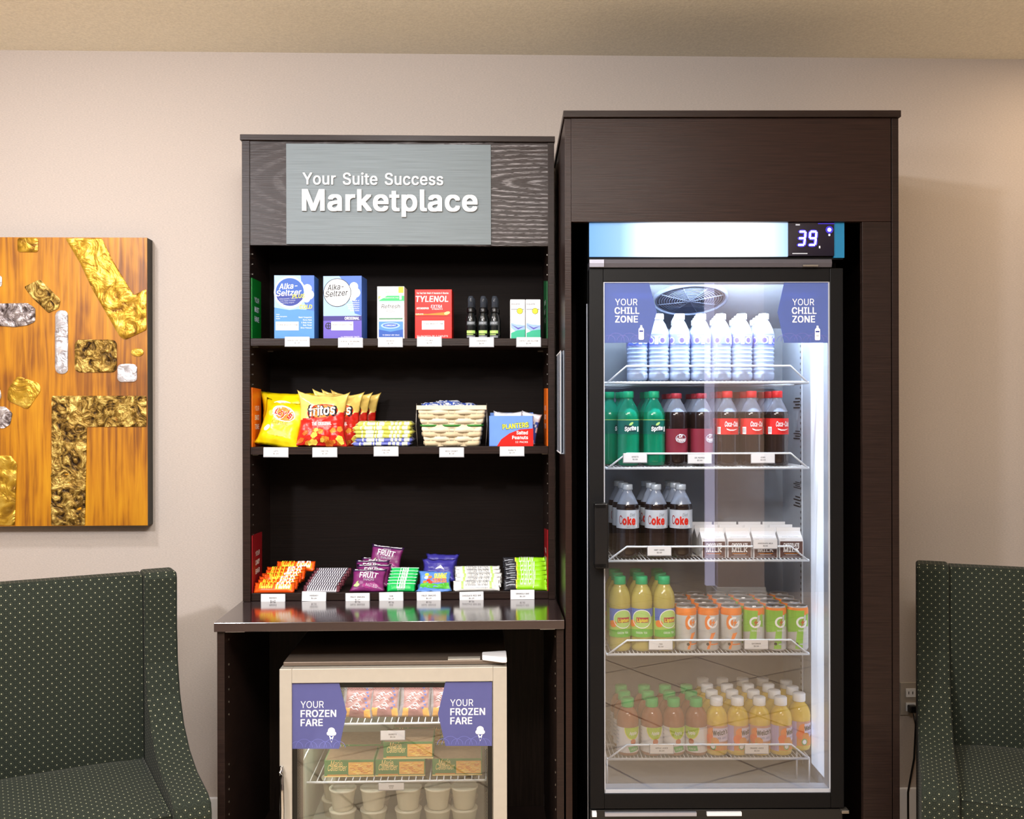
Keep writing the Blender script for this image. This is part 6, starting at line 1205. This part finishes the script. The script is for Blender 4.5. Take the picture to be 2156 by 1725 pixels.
csil = mat('can_silver', (206, 206, 208), .28, .7, .5, var=.03); canw = mat('can_white', (204, 204, 202), .35, .2, var=.03)
def can(label, gcol, group):
    t = thing('drink_can', label, 'can', group=group); r = .0322; h = .137
    M().lathe([(.024, .001), (r * .9, .003), (r, .009), (r, h - .012), (r * .9, h - .003)], canw, 24).build('can_body', t)
    m = M().lathe([(r * .9, h - .003), (r * .91, h), (r * .84, h), (r * .82, h - .004), (.0005, h - .004)], csil, 24); m.ell = None
    m.build('lid', t)
    M().box(-.006, -.012, h - .0035, .006, .004, h - .0015, csil).build('pull_tab', t, bev=.001)
    d = round_print(r, .009, h - .012, (0, 0, 100, 184), 0)
    d.lathe([(r + .0002, h - .026), (r * 1.001, h - .012), (r * .93, h - .0045)], OP, 24); d.f = d.f[:48]; d.fm = d.fm[:48]; d.sm = d.sm[:48]
    a = OP if gcol == 0 else mat('lime_print', (136, 196, 60), .4, var=0)
    if gcol: d.poly([(-40, 0), (64, 0), (60, 70), (30, 100), (-20, 110), (-60, 60)], a, 1); d.poly([(30, 90), (60, 80), (54, 184), (20, 184)], a, 1); d.poly([(74, 20), (90, 16), (92, 80), (74, 76)], a, 1)
    else: d.ell(30, 56, 16, 34, a, 1); d.poly([(44, 108), (66, 104), (44, 150), (36, 184), (24, 184)], a, 1)
    d.ring(52, 56, 27, 9, WP, 3, 26, a0=-20, a1=290); d.rect(54, 52, 78, 62, WP, 3); d.poly([(60, 36), (44, 60), (52, 60), (46, 80), (66, 52), (56, 52)], a if gcol == 0 else CHIP2, 4)
    d.text('SERIES', 54, 100, 8, LGY if gcol == 0 else WP, 3, wd=40); d.ell(28, 160, 7, 7, BK, 2, n=12); d.rect(42, 158, 84, 164, OP if gcol == 0 else LGY, 2)
    d.build('label', t); return t
c0 = can('', 0, 'orange and white drink cans in the cooler'); c1 = can('', 1, 'green and white drink cans in the cooler')
grid(c0, FR, (1443, 1490, 1538), 4, z4, L_('orange and white drink can', 3), dy=.068, rzs=(28, 12, 4, 40, 0, 90))
grid(c1, FR, (1586, 1632, 1678), 4, z4, L_('lime green and white drink can', 3), dy=.068, rzs=(-8, 10, 6, -30, 50, 0))
# 5 juices
z5 = SZ[4] + .0055
def juice(R0, H): return [(.0005, .005), (.022, .001), (R0 * .94, .003), (R0, .012), (R0 * .98, .09), (R0, .095), (R0 * 1.0, .106), (R0 * .96, .117), (R0 * .87, .127), (R0 * .72, .136), (.0185, .142), (.0165, .15)]
jl = mat('apple_juice', (156, 96, 66), .12, 0, .6, var=0, clear=.12); jg = mat('bright_green_cap', (48, 176, 92), .4, var=0); jlab = mat('white_label', (224, 224, 228), .4, var=.03)
def deco_j(d):
    d.ell(52, 0, 36, 42, mat('lime_label', (168, 200, 36), .4, var=0), 1, a0=0, a1=180); d.ring(52, 0, 38, 2.5, YP, 2, 24, ry=44, a0=0, a1=180); d.text('Apple', 54, 26, 14, WP, 2, bold=.02, wd=36, shear=.1); d.ell(54, 52, 12, 11, mat('apple_print', (190, 100, 60), .4, var=0), 3); d.poly([(30, 70), (80, 66), (84, 84), (40, 90)], mat('grass_print', (52, 170, 84), .4, var=0), 2); d.text('JUICE', 58, 82, 8, WP, 3)
    for k in range(4): d.rect(-50, 14 + k * 14, -14, 18 + k * 14, LGY, 1)
jp = juice(.034, .172)
jb = bottle('juice_bottle', '', 'juice bottle', 'green capped juice bottles in the cooler', jp, [jl] * (len(jp) - 1), (.0195, .145, .170), jg, (.0342, .012, .088), jlab, deco_j, (0, 0, 100, 92), R(4))
grid(jb, FR, (1320, 1371, 1417, 1464), 3, z5, L_('amber juice bottle with green cap', 4), dy=.07, dx=-.002, rzs=(14, 2, 6, -44, 20, 0, -30))
oj = mat('orange_juice', (226, 190, 62), .14, 0, .6, var=.03, clear=.04); jl2 = mat('orange_label', (206, 150, 130), .4, var=.08)
def deco_o(d):
    d.rect(-60, 0, -6, 100, mat('lilac_print', (188, 168, 214), .4, var=0), 1); d.ell(22, 28, 20, 20, OP, 1); d.ell(12, 52, 20, 18, mat('tangerine_print', (240, 110, 30), .4, var=0), 2); d.ell(36, 60, 18, 16, CHIP, 3); d.rect(28, 8, 108, 60, mat('pale_lilac_print', (214, 204, 228), .4, var=0), 2)
    d.text("Welch's", 64, 34, 20, BK, 4, bold=.03, wd=72, rot=4); d.text('100% JUICE', 66, 50, 8, NAVY, 4, wd=44); d.ring(28, 80, 13, 3, GP, 4, 16); d.ell(28, 80, 9, 9, WP, 4, n=14); d.poly([(-6, 66), (100, 66), (100, 96), (-6, 96)], CHIP, 1)
op_ = juice(.034, .175)
ob = bottle('juice_bottle', '', 'juice bottle', 'white capped juice bottles in the cooler', op_, [oj] * (len(op_) - 1), (.0195, .148, .1725), wcap, (.0342, .018, .092), jl2, deco_o, (0, 0, 100, 96), R(0))
grid(ob, FR, (1507, 1551, 1597, 1642), 4, z5, L_('yellow orange juice bottle with white cap', 4), dy=.07, dx=0, rzs=(-4, 34, 0, 40, 10, -20))
for r_ in range(3): clone(ob, 'yellow orange juice bottle set back at the right end, %s row' % RW[r_], FR, px_(1684, .2), .215 + .07 * r_, z5, 36 - 20 * r_)
# ================================================================== DISPLAY FREEZER (world frame)
FY = 2.83
def fx_(p, y=FY): return pix(WO, p, 868, y)[0]
def fz_(p, y=FY): return pix(WO, 825, p, y)[1]
fl, frr = fx_(587), fx_(1066); dt_, db_ = fz_(1407), .12; gl, gr = fx_(613), fx_(1037); gt = fz_(1437); gb = .19
FB = 3.34; fi = FY + .055
fzr = thing('display_freezer', 'small silver glass door freezer inside the base cabinet', 'freezer', WO, (fl + frr) / 2, FY, .0801)
ofx, ofz = -(fl + frr) / 2, -.0801
def fb(m, x0, y0, z0, x1, y1, z1, mm): return m.box(x0 + ofx, y0 - FY, z0 + ofz, x1 + ofx, y1 - FY, z1 + ofz, mm)
topz = fz_(1397)
m = M(); a, b_ = fl + .012, frr - .004
fb(m, a, fi, .10, a + .045, FB, topz - .02, 'steel'); fb(m, b_ - .045, fi, .10, b_, FB, topz - .02, 'steel'); fb(m, a, FB - .04, .10, b_, FB, topz - .02, 'steel'); fb(m, a, fi, .10, b_, FB, .19, 'steel'); fb(m, a, fi, dt_ - .035, b_, FB, topz - .012, 'steel')
m.build('outer_body', fzr)
m = M(); fb(m, fl + .006, fi - .03, topz - .012, frr - .002, FB + .005, topz, 'freezer_top'); m.build('top_panel', fzr, bev=.002)
m = M(); il, ir_ = a + .0455, b_ - .0455; li = 'freezer_liner'
fb(m, il, fi, .191, il + .004, FB - .041, dt_ - .0355, li); fb(m, ir_ - .004, fi, .191, ir_, FB - .041, dt_ - .0355, li); fb(m, il, FB - .045, .191, ir_, FB - .041, dt_ - .0355, li); fb(m, il, fi, .191, ir_, FB - .041, .195, li); fb(m, il, fi, dt_ - .04, ir_, FB - .041, dt_ - .0358, li)
m.build('inner_liner', fzr, label='pale inner liner')
m = M(); fb(m, fl, FY, db_, gl, fi - .005, dt_, 'silver_frame'); fb(m, gr, FY, db_, frr, fi - .005, dt_, 'silver_frame'); fb(m, gl, FY, gt, gr, fi - .005, dt_, 'silver_frame'); fb(m, gl, FY, db_, gr, fi - .005, gb, 'silver_frame')
fd = m.build('door_frame', fzr, bev=.0015, label='satin silver door frame')
m = M(); fb(m, gl + .0003, FY + .008, gb, gr - .0003, FY + .011, gt - .0003, 'freezer_glass'); m.build('glass_pane', fd)
# printed black border with dots on the glass
yd = FY + .0075; d = D(lambda u, v, l: (u + ofx, yd - FY - l, v + ofz), lambda a, b: pix(WO, a, b, yd), scale_at(WO, yd))
gk = mat('glass_border', (28, 26, 22), .4, var=0)
d.rect(613.5, 1438, 1036.5, 1448, gk, 0); d.rect(613.5, 1438, 626, 1790, gk, 0); d.rect(1027, 1438, 1036.5, 1790, gk, 0)
for k in range(64):
    for j in range(3): d.poly([(x + dx_, y + dy_) for x, y in ((716 + k * 3.4 + 1.7 * (j % 2), 1450 + j * 2.4),) for dx_, dy_ in ((0, 1.1 - .2 * j), (1.1 - .2 * j, 0), (0, -1.1 + .2 * j), (-1.1 + .2 * j, 0))], gk, 0)
for k in range(96):
    for j in range(3):
        for bx3, sg2 in ((628, 1), (1025, -1)): d.poly([(x + dx_, y + dy_) for x, y in ((bx3 + sg2 * j * 2.6, 1579 + k * 3.2 + 1.6 * (j % 2)),) for dx_, dy_ in ((0, 1.2 - .25 * j), (1.2 - .25 * j, 0), (0, -1.2 + .25 * j), (-1.2 + .25 * j, 0))], gk, 0)
meta(d.build('dotted_border', fd), kind='stuff')
def fsign(pts, lines, icon, label):
    y = FY + .007; o = door_sign(y, pts, lines, icon, 'door_sign', label, fd, WO)
    for q in (o, o.children[0]):
        for v in q.data.vertices: v.co.x += ofx; v.co.y -= FY; v.co.z += ofz
sv = MC['sign_violet']
fsign([(614, 1577), (714, 1577), (730, 1500), (714, 1438), (614, 1438)], [(633, 1491, 'YOUR', 14, 48, -.008), (633, 1510, 'FROZEN', 14, 74, .02), (633, 1529, 'FARE', 14, 46, .02)], cone_icon(698, 1548), 'violet door sign reading YOUR FROZEN FARE, left corner')
fsign([(938, 1571), (1036, 1571), (1036, 1435.5), (938, 1435.5), (922, 1503)], [(948, 1487, 'YOUR', 14, 48, -.008), (948, 1506, 'FROZEN', 14, 73, .02), (948, 1525, 'FARE', 14, 46, .02)], cone_icon(1011, 1545), 'violet door sign reading YOUR FROZEN FARE, right corner')
# handle, hinge, badge
x = fx_(594) + ofx; zt_ = fz_(1612) + ofz
P = [(x - .004, -.0002, zt_), (x - .002, -.012, zt_ - .012), (x + .002, -.024, zt_ - .05), (x + .004, -.030, zt_ - .11), (x + .002, -.024, zt_ - .17), (x - .002, -.012, zt_ - .208), (x - .004, -.0002, zt_ - .22)]
Q = []
for i in range(len(P) - 1):
    for k in range(4): Q.append(tuple(Vector(P[i]).lerp(Vector(P[i + 1]), k / 4)))
Q.append(P[-1]); M().tube(Q, .0065, 'chrome', 10).build('handle', fd, label='curved chrome handle')
M().prism([(fx_(1014) + ofx, .02), (fx_(1056) + ofx, -.012), (frr + ofx, -.012), (frr + ofx, .075), (fx_(1014) + ofx, .06)], topz + ofz + .0005, topz + ofz + .016, 'card', 'z').build('hinge_cover', fzr, bev=.003, label='pale corner hinge cover')
m = M(); fb(m, fx_(941), fi - .028, topz, fx_(1010), fi + .0, topz + .004, 'silver_frame'); m.build('lock_plate', fzr, bev=.001)
m = M(); fb(m, fl + .015, fi - .028, dt_ + .001, fx_(724), fi - .01, topz - .013, 'steel'); m.build('top_strip', fzr)
cool = bpy.data.lights.new('freezer_lamp', 'AREA'); cool.shape = 'RECTANGLE'; cool.size = .5; cool.size_y = .02; cool.energy = 1.2; cool.color = (1, 1, .96)
co2 = bpy.data.objects.new('freezer_lamp', cool); COL.objects.link(co2); co2.location = ((fl + frr) / 2, fi + .015, dt_ - .046); co2.rotation_euler = (R(22), 0, 0)
cool = bpy.data.lights.new('freezer_lamp_low', 'AREA'); cool.shape = 'RECTANGLE'; cool.size = .02; cool.size_y = .4; cool.energy = .5; cool.color = (1, .99, .84)
co2 = bpy.data.objects.new('freezer_lamp_low', cool); COL.objects.link(co2); co2.location = (il + .012, fi + .012, .45); co2.rotation_euler = (0, R(-70), 0)
# shelves
ZF = [fz_(1524, FY + .09), fz_(1646, FY + .09), fz_(1660, FY + .13) - .0645 - .065 - .0062]
for k, z in enumerate(ZF):
    y0 = .09; y1 = FB - .06 - FY; xa2, xb2 = (fx_(636, FY + .09) + ofx) if k else (il + .012 + ofx), ir_ - .012 + ofx; z = z + ofz
    m = M().tube([(xa2, y0, z), (xb2, y0, z), (xb2, y1, z), (xa2, y1, z)], .0036, 'white_wire', 6, True)
    sh = m.build('wire_shelf', fzr); m = M()
    for i in range(1, 26): x = xa2 + (xb2 - xa2) * i / 26; m.tube([(x, y0 - .001, z + .004), (x, y1, z + .004)], .0016, 'white_wire', 4)
    meta(m.build('shelf_wires', sh), kind='stuff')
price_tag(827, 1548, WO, FY + .082, 'white price tag hanging below the top freezer shelf', 'BURRITO', '$3.50', 50, 19, group='price tags in the freezer')
price_tag(824, 1656, WO, FY + .082, 'pale price tag hanging below the second freezer shelf', 'DINNER', '$4.50', 52, 14, group='price tags in the freezer')
# frozen sandwich bags
sw1 = mat('frozen_pink', (156, 108, 108), .25, var=.25, vs=120); sw2 = mat('frozen_gold', (216, 160, 80), .3, var=.15); swc = mat('frozen_clear', (196, 190, 196), .15, var=.05, clear=.6)
def deco_fz(d):
    random.seed(9)
    for k in range(16):
        x, y = random.uniform(15, 60), random.uniform(30, 85); d.poly([(x, y), (x + 14, y - 6), (x + 22, y + 2), (x + 12, y - 3)], WP, 1)
    for k in range(7): x, y = 70 + 4 * (k % 3), 15 + k * 10; d.poly([(x, y), (x + 9, y - 2), (x + 8, y + 5)], MIDB, 1)
fbg = packet('frozen_snack_bag', '', 'frozen snack', .098, .10, .03, lambda u, v: swc if (u < .12 or u > .93 or v > .88) else (sw2 if v < .25 and (u < .3 or u > .75) else sw1), 'bag', 12, .005, 16, 16, deco_fz, (0, 0, 100, 100), 'frozen snack bags on the top freezer shelf')
for k, p in enumerate((748, 806, 872, 936)):
    a = (WO, pix(WO, p, 868, FY + .14)[0], FY + .13 + .004 * (k % 2), ZF[0] + .007, -3 + 3 * (k % 2), -28, 4 - 2 * k)
    lb = ('pink frozen snack bag at the left, partly behind the violet sign', 'pink frozen snack bag left of centre', 'pink frozen snack bag right of centre, brightest of the row', 'pink frozen snack bag at the right behind the violet sign')[k]
    if k == 0: put(fbg, *a); fbg['label'] = lb
    else: clone(fbg, lb, *a)
# frozen dinner cartons
DG = mat('dinner_green', (64, 122, 62), .45, var=.05); NOOD = mat('noodle_print', (226, 168, 78), .45, var=.2, vs=200); TOPP = mat('dinner_top', (128, 106, 82), .5, var=.3, vs=90)
def deco_d(f):
    f.rect(48, 8, 98, 60, NOOD, 1); random.seed(2)
    for k in range(46):
        x, y = random.uniform(50, 88), random.uniform(14, 54); q = random.uniform(-4, 4); f.poly([(x, y), (x + 5, y + q), (x + 9, y - q), (x + 9, y - q + 1.6), (x + 5, y + q + 1.8), (x, y + 1.6)], (LIP, CHIP2, CRM)[k % 3], 2)
    f.text("Marie", 24, 25, 12, CRM, 2, shear=.3, wd=24); f.text('Callender', 26, 42, 12, CRM, 2, shear=.3, wd=38); f.rect(6, 58, 46, 62, CHIP, 2); f.rect(0, 63, 100, 68, CRM, 1)
dw, dh, dd = .150, .05, .125
def dinner(label):
    t = thing('frozen_dinner', label, 'frozen dinner', group='boxed frozen dinners in the freezer')
    M().box(-dw / 2, -dd / 2, 0, dw / 2, dd / 2, dh, DG).build('carton_body', t, bev=.001)
    m = M().box(-dw / 2 + .003, -dd / 2 + .003, dh, dw / 2 - .003, dd / 2 - .003, dh + .0006, TOPP); m.build('printed_top', t)
    f = front(dw, dh, dd, (0, 0, 100, 68)); deco_d(f); f.build('printed_front', t); return t
yd2 = FY + .115 + dd / 2; zs = ZF[1] + .0062
d0 = dinner('green boxed frozen dinner with noodle picture, left end of the bottom row'); put(d0, WO, pix(WO, 734, 868, FY + .115)[0], yd2, zs)
clone(d0, 'green boxed frozen dinner with noodle picture, middle of the bottom row', WO, pix(WO, 841, 868, FY + .115)[0], yd2, zs)
clone(d0, 'green boxed frozen dinner with noodle picture, right end of the bottom row', WO, pix(WO, 961, 868, FY + .115)[0], yd2, zs)
clone(d0, 'green boxed frozen dinner stacked on top of the middle one', WO, pix(WO, 858, 868, FY + .115)[0], yd2 + .004, zs + dh + .0012)
for k, p in enumerate((740, 845, 950)): clone(d0, 'green boxed frozen dinner behind the bottom row, ' + ('left', 'middle', 'right')[k], WO, pix(WO, p, 868, FY + .115)[0], yd2 + dd + .012, zs)
for k, p in enumerate((870, 945)): clone(d0, 'green boxed frozen dinner on the rear stack, ' + ('left', 'right')[k], WO, pix(WO, p, 868, FY + .115)[0], yd2 + dd + .015, zs + dh + .0012)
# ice cream cups
cupm = mat('cup_white', (224, 220, 198), .45, var=.03); cl = mat('cup_lid', (176, 160, 126), .5, var=.15, vs=80)
cup = thing('ice_cream_cup', '', 'ice cream cup', group='white ice cream cups in the freezer')
M().lathe([(.029, 0), (.0305, .002), (.0385, .058), (.041, .059), (.0415, .0635), (.0395, .0645)], cupm, 26).build('cup_body', cup)
M().lathe([(.0394, .0632), (.039, .0605), (.0005, .0600)], cl, 26).build('lid', cup, label='recessed brownish lid')
zc = fz_(1660, FY + .13) - .0645; zsh = zc - .0645 * 1
COLN = ('leftmost', 'second from the left', 'middle', 'second from the right', 'rightmost'); first = True
ZF3 = zc - .065 - .0075
for o in fzr.children:
    pass
for lv in range(2):
    for r_ in range(2):
        for k, p in enumerate((720, 785, 858, 920, 976)):
            y = FY + .145 + .088 * r_; z = zc - .065 * lv
            lb = '%s white ice cream cup of the %s row, %s' % (COLN[k], ('front', 'back')[r_], ('upper one', 'lower one')[lv])
            xx = pix(WO, p - (26 if (k == 0 and r_ == 1) else 0), 868, FY + .145 - .0)[0]
            if first: put(cup, WO, xx, y, z); cup['label'] = lb; first = False
            else: clone(cup, lb, WO, xx, y, z)
